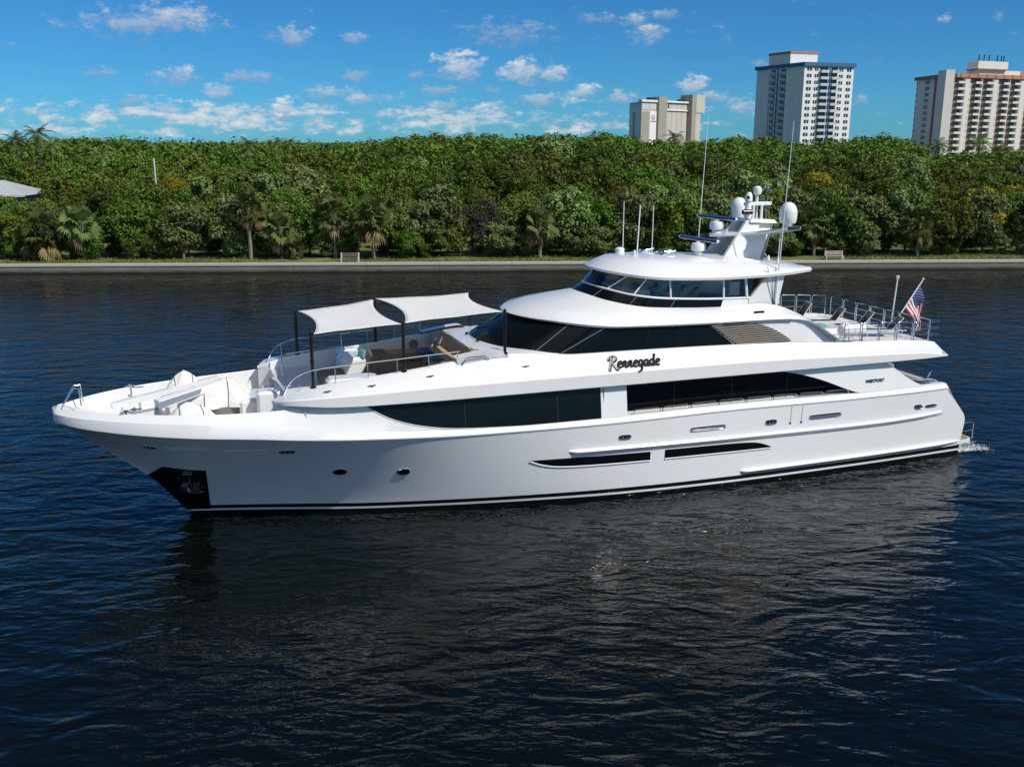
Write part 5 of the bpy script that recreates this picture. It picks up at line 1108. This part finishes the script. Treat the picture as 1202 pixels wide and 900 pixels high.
for i in range(64):      # low bushes filling the foot of the wood
    x = -62 + i * 2.0 + random.uniform(-.8, .8); y = wy(x) + (random.uniform(4.6, 6.0) if i % 5 < 3 else random.uniform(7.5, 10.5)); k = random.choice([0, 1, 2, 4, 4, 5])
    o_ = PROT[k][0]; o = bpy.data.objects.new('bush', o_); COL.objects.link(o); h = random.uniform(.26, .52); o.location = (x, y, .85); o.scale = (h * .95, h * .95, h); o.rotation_euler = (0, 0, random.random() * 6); tag(o, 'low leafy bush at the foot of the waterside trees', 'bush', 'bushes at the foot of the front trees')
# canopy behind
rows_y = [121, 129, 138, 147, 157, 168, 180, 193]
for y0 in rows_y:
    half = .525 * y0 + 6; n = int(2 * half / 6.6 * (121 / y0) ** .35); 
    for i in range(n):
        x = -half + (i + random.uniform(.15, .85)) * 2 * half / n; y = y0 + random.uniform(-3.6, 3.6) + .0375 * x
        px = pxof(x, y)
        if abs(x + 82) < 11 and 144 < y < 160: continue
        if px < 52 and 118 < y < 150 : top_lim = 6.9
        else: top_lim = 99
        k = random.choice([0, 0, 1, 1, 2, 2, 3, 3, 4, 5, 0, 2]); 
        if random.random() < .02: k = 6
        zone = 'left' if px < 400 else ('right' if px > 800 else 'middle'); kn_ = KIND[PROT[k][2]]
        tp_ = min(top_lim, ztop(x, y, random.uniform(-7, 16)))
        tree(k, x, y, tp_, f'{kn_} in the dense canopy on the {zone} of the wood', f'{kn_}s in the {zone} canopy', False, max(.66, (tp_ - 1) / 8 * random.uniform(.62, .95)))
for (px, yy, tp_, k, lab) in ((1040, 124, 9.0, 6, 'yellow flowering tree standing out on the right of the wood'), (1152, 122, 8.6, 6, 'yellow flowering tree nearest the right edge of the picture'), (660, 122, 7.4, 6, 'yellowish tree above the grey brown tree in mid wood'), (205, 140, 9.2, 6, 'yellow green tree behind the white post')):
    x = PX(px, 240, yy)[0]; tree(k, x, yy, tp_, lab, None, True, .75)
for px, yy, py in ((4, 163, 190), (24, 164, 185), (44, 163, 188), (64, 162, 187), (84, 160, 190)):
    x, z = PX(px, py, yy); tree(int(px / 20) % 4, x, yy, z, 'tall broadleaf tree right behind the house with the pale metal roof', 'trees behind the left house', False, 1.0)
def woodland():
    rg = np.random.default_rng(5); Q = []; idx = []
    ys = []; y = 203.0
    while y < 470: ys.append(y); y *= 1.036
    for y0 in ys:
        half = .53 * y0 + 10; sp = 7.5 * (y0 / 203) ** .5; n = int(2 * half / sp)
        for i in range(n):
            x = -half + (i + rg.uniform(.1, .9)) * 2 * half / n; y = y0 * rg.uniform(.985, 1.015); px = pxof(x, y)
            jit = rg.uniform(-5, 7); zt = PX(px, SKY(px) + jit, y)[1]
            if zt < 3: continue
            rx = sp * rg.uniform(.55, .8); rz = min(zt * .45, rx * rg.uniform(.7, .95)); q = crown(rg, rx, rz, 230 if y < 300 else 150, .95 * (y / 230) ** .6, 12, .3, .2)
            Q.append(q + np.array([x, y, zt - rz * 1.02])); idx += [int(rg.integers(0, 3))] * (len(q) // 4)
    # the wood carries on along the bank to either side of the picture
    y = 117.0
    while y < 470:
        sp = 7.2 * max(1, y / 203) ** .5; h0 = .53 * y + 9
        for sg in (-1, 1):
            for i in range(int(120 / sp)):
                x = sg * (h0 + (i + rg.uniform(.2, .8)) * sp); yy = y + .0375 * x + rg.uniform(-2, 2); zt = max(5.5, ztop(sg * h0 * .97, y, rg.uniform(-5, 9)))
                rx = sp * rg.uniform(.6, .8); rz = min((zt - 1) * .5, 5.0); q = crown(rg, rx, rz, 420 if y < 160 else 220, .75 if y < 160 else .95, 14, .95, .2); Q.append(q + np.array([x, yy, zt - rz * 1.02])); idx += [int(rg.integers(0, 3))] * (len(q) // 4)
        y *= 1.055
    o = bpy.data.objects.new('distant_woodland', quadmesh('distant_woodland', np.concatenate(Q), ['leaf_a', 'leaf_b', 'leaf_a'], np.array(idx))); COL.objects.link(o); o['kind'] = 'stuff'; o['label'] = 'far green woodland canopy running to the skyline'; o['category'] = 'woodland'
woodland()
# cabbage palms with brown skirts
def fan_palm(seed, sk=True):
    rg = np.random.default_rng(seed); gq, bq = [], []
    for i in range(40):
        a = i * 2.39996; el = 1.3 - i * (2.45 / 40) + rg.uniform(-.12, .12); dirn = np.array([math.cos(a) * math.cos(el), math.sin(a) * math.cos(el), math.sin(el)])
        brown = el < -.74; L = rg.uniform(.75, 1.45); base = dirn * L * .9 + np.array([0, 0, -.12 * L if el > 0 else -.35])
        side = np.cross(dirn, [0, 0, 1]); side /= np.linalg.norm(side) + 1e-9; up = np.cross(side, dirn); ro_ = rg.uniform(-1.25, 1.25); side, up = side * math.cos(ro_) + up * math.sin(ro_), up * math.cos(ro_) - side * math.sin(ro_)
        for t in np.linspace(-1.2, 1.2, 11):
            d = dirn * math.cos(t) + side * math.sin(t); ln = rg.uniform(.9, 1.2) * (1 - .2 * abs(t)); w = .10; tip = base + d * ln + np.array([0, 0, -.24 * ln * (2.2 if brown else rg.uniform(.2, 1.3))]); mid = base + d * ln * .55 + up * .06 * math.cos(t); pp = np.cross(d, up); pp /= np.linalg.norm(pp) + 1e-9
            (bq if brown else gq).append(np.array([base, mid + pp * w, tip, mid - pp * w]))
        pp = side * .025; (bq if brown else gq).append(np.array([pp * 1.0, base + pp, base - pp, -pp]))
    return np.concatenate(gq), np.concatenate(bq)
FP = []
for sd_ in (1, 2, 3):
    g_, b_ = fan_palm(sd_); FP.append((quadmesh('crown', g_, ['frond']), quadmesh('dead_fronds', b_, ['skirt'])))
def palm(name, label, x, y, zc_, sc, meshes, r=.19, lean=0, group=None, g=1.0):
    o = thing(name, label, 'palm tree', (x, y, g), random.random() * 6, group); mb = MB(); h = zc_ - g
    mb.tube([(0, 0, -.2), (lean * .3, 0, h * .5), (lean, 0, h)], r * 1.1, 8, r2=r * .85); mb.build('trunk', 'palmbark', o)
    for nm, me in zip(('crown', 'dead_fronds'), meshes):
        c = bpy.data.objects.new(nm, me); COL.objects.link(c); c.parent = o; c.location = (lean, 0, h); c.scale = (sc,) * 3
fps = [(50, 272, 1.45, 'cabbage palm with a brown skirt, first by the left edge of the wall'), (96, 262, 1.25, 'cabbage palm second from the left on the bank, behind the shrubs'), (213, 262, 1.0, 'cabbage palm with dead fronds between two sea grapes left of centre'), (291, 244, 1.1, 'tall cabbage palm left of the left bench with hanging brown fronds'), (330, 268, 1.15, 'low cabbage palm with a pinkish brown skirt left of the left bench'), (392, 250, 1.2, 'tall cabbage palm directly left of the left bench'), (437, 254, 1.35, 'full round cabbage palm right of the left bench'), (634, 262, 1.1, 'ragged cabbage palm in front of the yacht bridge'), (958, 258, 1.1, 'cabbage palm left of the right bench behind the mast'), (1080, 262, 1.1, 'cabbage palm right of the right bench'), (345, 292, .75, 'short spiky palm close to the ground left of the left bench')]
for i, (px, py, sc, lab) in enumerate(fps):
    y = wy((px - 601) / 10.2) + 3.9 + (i % 3) * .5; x, z = PX(px, py, y); palm('cabbage_palm', lab, x, y, max(1.6, z), sc, FP[i % 3], .2)
def feather_palm(seed):
    rg = np.random.default_rng(seed); gq = []
    for i in range(17):
        a = i * 2.39996; el = 1.2 - i * .085; p = np.zeros(3); L = 3.0 * rg.uniform(.85, 1.1); n = 16; d = np.array([math.cos(a) * math.cos(el), math.sin(a) * math.cos(el), math.sin(el)]); pts = [p]
        for k in range(n): p = p + d * L / n; d = d + np.array([0, 0, -.105]); d /= np.linalg.norm(d); pts.append(p)
        side = np.array([-math.sin(a), math.cos(a), 0])
        for k in range(2, n):
            for s in (1, -1):
                t = k / n; ln = .8 * math.sin(math.pi * min(1, t * .85 + .15)) + .1; dd = pts[k] - pts[k - 1]; dd /= np.linalg.norm(dd); e = side * s * .75 + dd * .55 + np.array([0, 0, -.35]); w = dd * .075
                gq.append(np.array([pts[k] - w, pts[k] + w, pts[k] + e * ln + w * .3, pts[k] + e * ln - w * .3]))
            w = side * .03; gq.append(np.array([pts[k - 1] - w, pts[k - 1] + w, pts[k] + w, pts[k] - w]))
    return np.concatenate(gq)
CP = [quadmesh('crown', feather_palm(s), ['frond']) for s in (21, 22)]
for i, (px, py, yy, sc, lab) in enumerate([(18, 166, 170, .95, 'feathery palm rising above the wood at the far left'), (44, 158, 170, 1.05, 'tallest feathery palm above the wood at the far left'), (60, 172, 168, .8, 'small feathery palm right of the tall pair at the far left'), (292, 171, 200, 1.05, 'dark feathery palm on the left part of the skyline'), (326, 168, 215, .8, 'slim feathery palm right of the dark one on the skyline'), (340, 168, 215, .8, 'slim feathery palm third along the left skyline'), (118, 183, 160, .85, 'feathery palm inside the left canopy'), (792, 162, 330, 1.5, 'feathery palm in front of the beige tower block'), (1103, 172, 235, 1.15, 'slim feathery palm in front of the corner of the right tower'), (1085, 176, 235, .95, 'feathery palm left of the corner of the right tower'), (1150, 168, 240, 1.3, 'large feathery palm in front of the right tower balconies'), (1172, 176, 240, 1.1, 'feathery palm furthest right in front of the right tower')]):
    x, z = PX(px, py, yy); palm('feather_palm', lab, x, yy, z, sc, (CP[i % 2],), .17 * sc)
# grass blades on the strip behind the wall
rg = np.random.default_rng(3); n = 9000; x = rg.uniform(-62, 66, n); d = rg.uniform(.62, 5.5, n); keep = (np.sin(x * .35) + np.sin(x * .13 + 1) + rg.normal(0, .6, n) > -.5); x, d = x[keep], d[keep]; n = len(x)
c = np.stack([x, wy(x) + d, np.full(n, 1.0)], 1); a = rg.uniform(0, 3.14, n); w = np.stack([np.cos(a), np.sin(a), 0 * a], 1) * rg.uniform(.03, .09, n)[:, None]; h = np.stack([rg.normal(0, .06, n), rg.normal(0, .06, n), rg.uniform(.06, .26, n) * (.5 + d / 5)], 1)
M['grass'] = leafmat('grass_blades', (.085, .115, .022), c2=(.20, .20, .06)); go = bpy.data.objects.new('grass', quadmesh('grass', np.stack([c - w, c + w, c + w * .3 + h, c - w * .3 + h], 1).reshape(-1, 3), ['grass'])); COL.objects.link(go); go['kind'] = 'stuff'; go['label'] = 'rough grass growing along the top of the sea wall'; go['category'] = 'grass'
# park benches
def bench(px, lab, slat):
    x = PX(px, 300, 111)[0]; y = wy(x) + 1.5; o = thing('park_bench', lab, 'bench', (x, y, 1.0), R(2), 'benches on the bank')
    for nm, mk in (('seat', lambda mb: [mb.box((0, -.1 - .16 * k, .44), (1.75, .13, .05), bev=.01) for k in range(3)]), ('backrest', lambda mb: [mb.box((0, .08 + .02 * k, .60 + .16 * k), (1.75, .05, .13), bev=.01) for k in range(3)])):
        mb = MB(); mk(mb); mb.build(nm, slat, o)
    for s in (-.95, .95):
        mb = MB(); mb.box((s, .1, .5), (.16, .14, 1.02), bev=.02); mb.box((s, -.2, .42), (.14, .5, .12), bev=.02); mb.box((s, -.4, .2), (.14, .12, .42), bev=.02); mb.build('leg', 'benchwhite', o)
M['benchwhite'] = mat('white_painted_concrete', (.5, .5, .47), .8, var=.08); M['benchslat'] = mat('brown_bench_slat', (.16, .12, .10), .8, var=.15); M['benchslat2'] = mat('pale_bench_slat', (.42, .36, .31), .8, var=.12)
bench(414, 'dark slatted bench with white ends on the left bank', 'benchslat'); bench(979, 'pale slatted bench with white ends on the right bank', 'benchslat2')
yy = 150; x, z = PX(180.5, 187, yy); mb = MB(); mb.tube([(0, 0, 0), (0, 0, z - 1)], .13, 10); mb.lathe((0, 0, z - 1), [(.13, 0), (.16, .02), (.14, .1), (.02, .14)], 10); tag(mb.build('post', 'benchwhite', None, loc=(x, yy, 1.0)), 'white post standing up out of the left canopy', 'post')
# house with a pale metal roof
M['metalroof'] = mat('pale_metal_roof', (.50, .53, .54), .4, metal=.2, var=.06); M['housewall'] = mat('grey_green_house_wall', (.26, .31, .30), .8, var=.06)
h = thing('house', 'house with a pale ribbed metal roof among the trees at the left edge', 'house', (-82, 152, 1.0), R(4)); mb = MB(); mb.box((0, 0, 2.6), (17.5, 9, 5.2)); mb.build('wall', 'housewall', h, smooth=False)
mb = MB(); W_, D_, ez, rz_ = 9.6, 5.4, 5.2, 7.25; E_ = [(-W_, -D_, ez), (W_, -D_, ez), (W_, D_, ez), (-W_, D_, ez)]; r0_, r1_ = (-W_ + 5, 0, rz_), (W_ - 5, 0, rz_)
mb.add(E_ + [r0_, r1_], [(0, 1, 5, 4), (1, 2, 5), (2, 3, 4, 5), (3, 0, 4), (3, 2, 1, 0)]); ro = mb.build('roof', 'metalroof', h, smooth=False); mb = MB()
for k in range(24):
    t = -W_ + .4 + k * .8; u = (t + W_) / (2 * W_); f_ = min(1, (W_ - abs(t)) / 5); mb.tube([(t, -D_, ez + .03), (t, -D_ * (1 - f_), ez + (rz_ - ez) * f_ + .03)], .035, 4)
mb.build('roof_rib', 'metalroof', ro); mb = MB(); mb.box((0, -D_, ez - .05), (2 * W_, .08, .25)); mb.build('gutter', 'benchwhite', ro, smooth=False)
for k in range(5):
    mb = MB(); mb.box((-7 + 3.4 * k, -4.53, 3.4), (1.5, .06, 1.5)); mb.build('window', 'glass', h, smooth=False)
# ================================================================ tower blocks
M['twhite'] = mat('white_render', (.74, .74, .73), .8, var=.03, vscale=.2); M['tgrey'] = mat('pale_grey_render', (.52, .53, .53), .85, var=.04, vscale=.2); M['tbeige'] = mat('beige_render', (.50, .475, .42), .85, var=.04, vscale=.2); M['tbeiged'] = mat('taupe_render_and_shade', (.33, .30, .255), .85, var=.05, vscale=.2)
M['tblue'] = mat('blue_parapet', (.035, .13, .25), .6, var=.05); M['tbluepale'] = mat('pale_blue_render', (.30, .42, .58), .8, var=.03); M['tcream'] = mat('warm_cream_render', (.66, .63, .59), .8, var=.05, vscale=.15); M['tbrown2'] = mat('dusty_brown_recess', (.24, .15, .115), .85, var=.12); M['twin2'] = mat('curtained_tower_glass', (.11, .10, .10), .25, var=.4, vscale=.5); M['terra'] = mat('terracotta_fascia', (.42, .20, .13), .85, var=.08, vscale=.5); M['tbrown'] = mat('brown_recess', (.16, .085, .06), .8, var=.1); M['tslate'] = mat('slate_blue_shade_and_trim', (.02, .04, .055), .15); M['twin'] = mat('tower_window_glass', (.03, .04, .05), .08)
class Face:      # a facade: origin corner, direction along it, outward normal
    def __init__(s, a, b, ref, design=None):
        s.a = Vector(a); d = Vector(b) - s.a; s.real = d.length; s.len = design or s.real; s.k = s.real / s.len; s.d = d.normalized(); s.n = Vector((s.d.y, -s.d.x, 0))
        if s.n.dot(Vector(ref) - s.a) > 0: s.n = -s.n
    def box(s, mb, u0, u1, z0, z1, o0, o1):
        vs = [s.a + s.d * u * s.k + s.n * o + Vector((0, 0, z)) for z in (z0, z1) for (u, o) in ((u0, o0), (u1, o0), (u1, o1), (u0, o1))]
        mb.add(vs, [(3, 2, 1, 0), (4, 5, 6, 7), (0, 1, 5, 4), (1, 2, 6, 5), (2, 3, 7, 6), (3, 0, 4, 7)])
def tower_root(name, lab, c): return thing(name, lab, 'tower block', (c[0], c[1], 1.0))
def block(poly, z0, z1, name, m, root):
    mb = MB(); mb.prism(poly, z0, z1, lambda p, d: (p[0] - root.location.x, p[1] - root.location.y, d - 1.0)); return mb.build(name, m, root, smooth=False)
def fbox(F, root, name, m, *boxes, kind=None):
    mb = MB()
    for b in boxes: F.box(mb, *b)
    mb.v = [(x - root.location.x, y - root.location.y, z - 1.0) for x, y, z in mb.v]; o = mb.build(name, m, root, smooth=False)
    if kind: o['kind'] = kind
    return o
def windows(F, root, specs, m='twin', name='window', count=[0], limit=100):
    # specs: (u0, u1, z0, z1): dark pane set in a slim white frame, with one glazing bar
    rest = []
    for sp_ in specs:
        if count[0] < limit: count[0] += 1; fbox(F, root, name, m, (*sp_, -.1, .04))
        else: rest.append((*sp_, -.1, .04))
    if rest: fbox(F, root, name, m, *rest, kind='stuff')
# white tower with blue parapet
ZT = 14 + pix_dir(944, 71)[1] * 430 - 1.5; C_, Lf, Rt = PC(945, 73, ZT + 1.5), PC(889, 79, ZT + 1.5), PC(1003, 75, ZT + 1.5); Bk_ = (Lf[0] + Rt[0] - C_[0], Lf[1] + Rt[1] - C_[1])
T = tower_root('apartment_tower', 'white apartment tower with a blue parapet in the middle of the skyline', C_); block([C_, Rt, Bk_, Lf], 1, ZT, 'wall', 'twhite', T)
cen = ((C_[0] + Bk_[0]) / 2, (C_[1] + Bk_[1]) / 2)
ctr = (cen[0], cen[1], 0); FR = Face((*C_, 0), (*Rt, 0), ctr, 31.0); FL = Face((*C_, 0), (*Lf, 0), ctr, 36.7)
def grow(poly, k): return [(cen[0] + (p[0] - cen[0]) * k, cen[1] + (p[1] - cen[1]) * k) for p in poly]
block(grow([C_, Rt, Bk_, Lf], 1.05), ZT, ZT + 1.5, 'parapet', 'tblue', T)
mm = lambda a, b, t: (a[0] + (b[0] - a[0]) * t, a[1] + (b[1] - a[1]) * t)
ph_ = [mm(mm(C_, Rt, a), mm(Lf, Bk_, a), b) for a, b in ((.0, .3), (.55, .3), (.55, .75), (.0, .75))]; block(ph_, ZT + 1.5, ZT + 5.8, 'penthouse', 'twhite', T); block([(p[0] + (p[0] - sum(q[0] for q in ph_) / 4) * .03, p[1] + (p[1] - sum(q[1] for q in ph_) / 4) * .03) for p in ph_], ZT + 5.8, ZT + 6.7, 'penthouse_roof', 'terra', T)
fl_z = [ZT - 2.72 * (k + 1) for k in range(17) if ZT - 2.72 * (k + 1) > 6]; cnt = [0]
W1 = []
for z in fl_z:
    for u0, u1 in ((1.6, 4.6), (6.4, 8.6), (21.6, 24.2), (26.6, 29.4)): W1.append((u0, u1, z + .75, z + 2.15))
windows(FR, T, W1, count=cnt)
for u in (3.1, 7.5, 22.9, 28.0): fbox(FR, T, 'glazing_bar', 'twhite', (u - .12, u + .12, fl_z[-1], ZT - .2, -.05, .08))
fbox(FR, T, 'stair_recess', 'tblue', (14.6, 15.9, 3, ZT, -.2, .06)); fbox(FR, T, 'stair_fin', 'tbluepale', (14.2, 14.6, 3, ZT, -.2, .7), (15.9, 16.3, 3, ZT, -.2, .4))
for u0, u1 in ((9.6, 14.1), (16.5, 20.6)):
    fbox(FR, T, 'balcony_glazing', 'twin', (u0, u1, fl_z[-1], ZT - .3, -.1, .05))
    for z in fl_z: fbox(FR, T, 'balcony', 'tgrey', (u0 - .2, u1 + .2, z, z + .22, 0, 1.5), (u0 - .2, u1 + .2, z + .22, z + 1.1, 1.35, 1.5), (u0 - .2, u0 - .05, z + .22, z + 1.1, 0, 1.35), (u1 + .05, u1 + .2, z + .22, z + 1.1, 0, 1.35))
W2 = []
for z in fl_z:
    for u0, u1 in ((13.2, 16.8), (21.4, 24.2)): W2.append((u0, u1, z + .5, z + 2.2))
windows(FL, T, W2, count=cnt)
fbox(FL, T, 'stair_recess', 'tblue', (18.2, 20.2, 3, ZT, -.2, .06)); fbox(FL, T, 'facade_fin', 'twhite', (11.6, 12.2, 3, ZT, -.2, .8), (17.3, 17.9, 3, ZT, -.2, .8), (25.2, 25.8, 3, ZT, -.2, .9), (6.0, 6.4, 3, ZT, -.1, .3), (31.0, 31.4, 3, ZT, -.1, .3))
for z in fl_z:
    for u0, u1 in ((12.6, 17.2), (20.6, 25.0)): fbox(FL, T, 'balcony', 'tgrey', (u0, u1, z, z + .2, 0, 1.1), (u0, u1, z + .2, z + 1.0, .98, 1.1))
# right tower with terracotta fascia and balconies
ZT = 14 + pix_dir(1113, 86)[1] * 463 - 1.4; C_, Lf, Rt = PC(1113, 86.5, ZT + 1.4), PC(1077, 91, ZT + 1.4), PC(1202, 89.8, ZT + 1.4); Rt = (C_[0] + (Rt[0] - C_[0]) * 2.2, C_[1] + (Rt[1] - C_[1]) * 2.2); Bk_ = (Lf[0] + Rt[0] - C_[0], Lf[1] + Rt[1] - C_[1])
T = tower_root('apartment_tower', 'white and brown balconied apartment tower cut off by the right edge', C_); block([C_, Rt, Bk_, Lf], 1, ZT, 'wall', 'tcream', T); cen = ((C_[0] + Bk_[0]) / 2, (C_[1] + Bk_[1]) / 2)
ctr = (cen[0], cen[1], 0); FR = Face((*C_, 0), (*Rt, 0), ctr, 112.0); FL = Face((*C_, 0), (*Lf, 0), ctr, 31.3)
fbox(FR, T, 'fascia', 'terra', (4.0, FR.len, ZT - .2, ZT + 1.5, -.5, 1.8)); fbox(FL, T, 'fascia', 'tbrown2', (8, FL.len + .6, ZT - .2, ZT + 1.3, -.5, 1.2))
for k in range(18): fbox(FR, T, 'fascia_rib', 'tbrown2', (6 + 5.8 * k, 6.5 + 5.8 * k, ZT - .25, ZT + 1.55, 1.6, 1.95))
fbox(FL, T, 'stair_tower', 'tcream', (-.6, 7.5, 1, ZT + 3.0, -3, 1.2)); fl_z = [ZT - 2.8 * (k + 1) for k in range(15) if ZT - 2.8 * (k + 1) > 5]; cnt = [0]
windows(FL, T, [(u0, u1, z + .5, z + 2.1) for z in fl_z for u0, u1 in ((17.5, 22.0), (30.2, 31.0))], count=cnt); fbox(FL, T, 'stair_recess', 'tbrown2', (9.5, 12.5, 1, ZT, -.2, .07))
windows(FR, T, [(1.2, 2.4, z + .6, z + 2.2) for z in fl_z], count=cnt)
un = [4.2 + 18.8 * k for k in range(5)]
for i, u in enumerate(un):
    for off in ((0.4, 11.7) if i else (.4, 11.7)):
        fbox(FR, T, 'balcony_recess', 'tbrown2', (u + off, u + off + 5.2, 3, ZT - .3, -.2, .06))
        fbox(FR, T, 'balcony_glazing', 'twin2', (u + off + 1.6, u + off + 4.6, fl_z[-1], ZT - .6, -.1, .1))
        if i < 3:
            for z in fl_z: fbox(FR, T, 'balcony', 'tcream', (u + off + 1.2, u + off + 5.4, z, z + .2, 0, 1.7), (u + off + 1.2, u + off + 5.4, z + .2, z + 1.0, 1.55, 1.7), (u + off + 5.2, u + off + 5.4, z + .2, z + 2.5, 0, 1.55))
    fbox(FR, T, 'facade_fin', 'tcream', (u + 6.2, u + 9.0, 3, ZT - .8, 0, 1.5)); fbox(FR, T, 'facade_fin', 'tgrey', (u + 17.2, u + 18.0, 3, ZT - .5, 0, 1.0))
    windows(FR, T, [(u + 9.4, u + 11.0, z + .6, z + 2.2) for z in fl_z], count=cnt)
ph_ = [mm(mm(C_, Rt, a), mm(Lf, Bk_, a), b) for a, b in ((.20, .1), (.45, .1), (.45, .5), (.20, .5))]; block(ph_, ZT, ZT + 3.8, 'penthouse', 'tcream', T)
ph_ = [mm(mm(C_, Rt, a), mm(Lf, Bk_, a), b) for a, b in ((.18, .05), (.36, .05), (.36, .4), (.18, .4))]; block(ph_, ZT + 4.3, ZT + 7.6, 'lift_housing', 'tcream', T); block(grow(ph_, 1.0), ZT + 3.8, ZT + 4.3, 'lift_housing_base', 'tbrown2', T)
ph_ = [mm(mm(C_, Rt, a), mm(Lf, Bk_, a), b) for a, b in ((.46, .15), (.8, .15), (.8, .5), (.46, .5))]; block(ph_, ZT + 1.5, ZT + 4.0, 'roof_house', 'terra', T)
for a in (.20, .23, .26, .31, .335, .35):
    p = mm(mm(C_, Rt, a), mm(Lf, Bk_, a), .15); mb = MB(); mb.tube([(p[0] - T.location.x, p[1] - T.location.y, ZT + 6.5), (p[0] - T.location.x, p[1] - T.location.y, ZT + 9.6)], .28, 6); mb.build('roof_vent', 'tslate', T)
# beige tower
ZT = 14 + pix_dir(753, 117)[1] * 560 - 1.1; C_, Lf, Rt = PC(753, 117, ZT + 1.1), PC(739.5, 119, ZT + 1.1), PC(811, 120, ZT + 1.1); Bk_ = (Lf[0] + Rt[0] - C_[0], Lf[1] + Rt[1] - C_[1])
T = tower_root('office_tower', 'beige windowless looking tower block left of the white tower', C_); block([C_, Rt, Bk_, Lf], 1, ZT, 'wall', 'tbeige', T); cen = ((C_[0] + Bk_[0]) / 2, (C_[1] + Bk_[1]) / 2)
ctr = (cen[0], cen[1], 0); FR = Face((*C_, 0), (*Rt, 0), ctr, 31.7); FL = Face((*C_, 0), (*Lf, 0), ctr, 24.3); lf_ = FR.len
fbox(FL, T, 'painted_shade_face', 'tslate', (0, FL.len, 1, ZT - 1.2, -.2, .15)); fbox(FL, T, 'facade_fin', 'tgrey', (14, 15.5, 1, ZT - 5, 0, .5))  # slate blue sheet puts the left face's shade into its colour
fbox(FR, T, 'cornice', 'twhite', (-.3, lf_, ZT, ZT + 1.1, -2, .8)); fbox(FR, T, 'stair_wall', 'tbeiged', (0, 4.9, 1, ZT - 5.2, -.1, .1)); fbox(FR, T, 'white_panel', 'twhite', (5.2, 9.3, 1, ZT - 5.0, -.1, .25)); fbox(FR, T, 'upper_glazing', 'tgrey', (.4, 4.6, ZT - 4.2, ZT - 1, -.1, .15), (5.0, 9.0, ZT - 4.2, ZT - 1, -.1, .15))
windows(FR, T, [(1.7, 3.4, ZT - 6.5 - 2.75 * k, ZT - 5.5 - 2.75 * k) for k in range(7)], count=[0])
fbox(FR, T, 'stair_tower', 'tbeiged', (9.5, 14.6, 1, ZT + 2.9, -3, 1.6)); fbox(FR, T, 'cornice', 'twhite', (14.7, lf_ - 1.5, ZT + .2, ZT + 1.0, -2, 1.0)); fbox(FR, T, 'ledge', 'twhite', (14.7, lf_ - 1.5, ZT - 4.3, ZT - 3.7, 0, .7))
fbox(FR, T, 'panel_joint', 'tbeiged', *[(u, u + .18, 1, ZT, -.1, .06) for u in (15.6, 19.0, 22.4, 25.6)])
fbox(FR, T, 'upper_window', 'twin', (15.4, 15.9, ZT - 3, ZT - 1, 0, .1), (16.6, 17.4, ZT - 3, ZT - 1, 0, .1))
fbox(FR, T, 'lift_shaft', 'tbeiged', (lf_ - 2.2, lf_ + .6, 1, ZT + 4.9, -5, 3.2)); fbox(FR, T, 'lift_shaft', 'tbeige', (lf_ + .6, lf_ + 4.0, 1, ZT + 4.0, -5, 3.0)); fbox(FR, T, 'lift_housing', 'tbeige', (lf_ + .4, lf_ + 6.4, ZT - 5.0, ZT + 5.0, -6, 3.4))  # dark shaft's shade is painted as taupe beside the lit beige shaft
fbox(FR, T, 'plant_box', 'tslate', (6.5, 9.3, ZT + 1.1, ZT + 2.6, -4, -1), (lf_ - 5.5, lf_ - 3, ZT + 1, ZT + 2.4, -4, -1))
mb = MB(); cx, cz = 7.4, ZT - 8.3
for k in range(18):
    a0, a1 = 1.0 + k * .26, 1.0 + (k + 1) * .26; q = []
    for (r_, a) in ((1.2, a0), (1.2, a1), (.8, a1), (.8, a0)): p = FR.a + FR.d * FR.k * (cx + r_ * math.cos(a)) + FR.n * .28 + Vector((0, 0, cz + r_ * math.sin(a))); q.append((p.x - T.location.x, p.y - T.location.y, p.z - 1))
    mb.add(q, [(0, 1, 2, 3)])
mb.build('emblem', 'tslate', T, smooth=False); fbox(FR, T, 'emblem_bar', 'tslate', (7.3, 8.5, cz - .2, cz + .15, .26, .29), (5.7, 8.9, cz - 2.3, cz - 1.8, .26, .29))
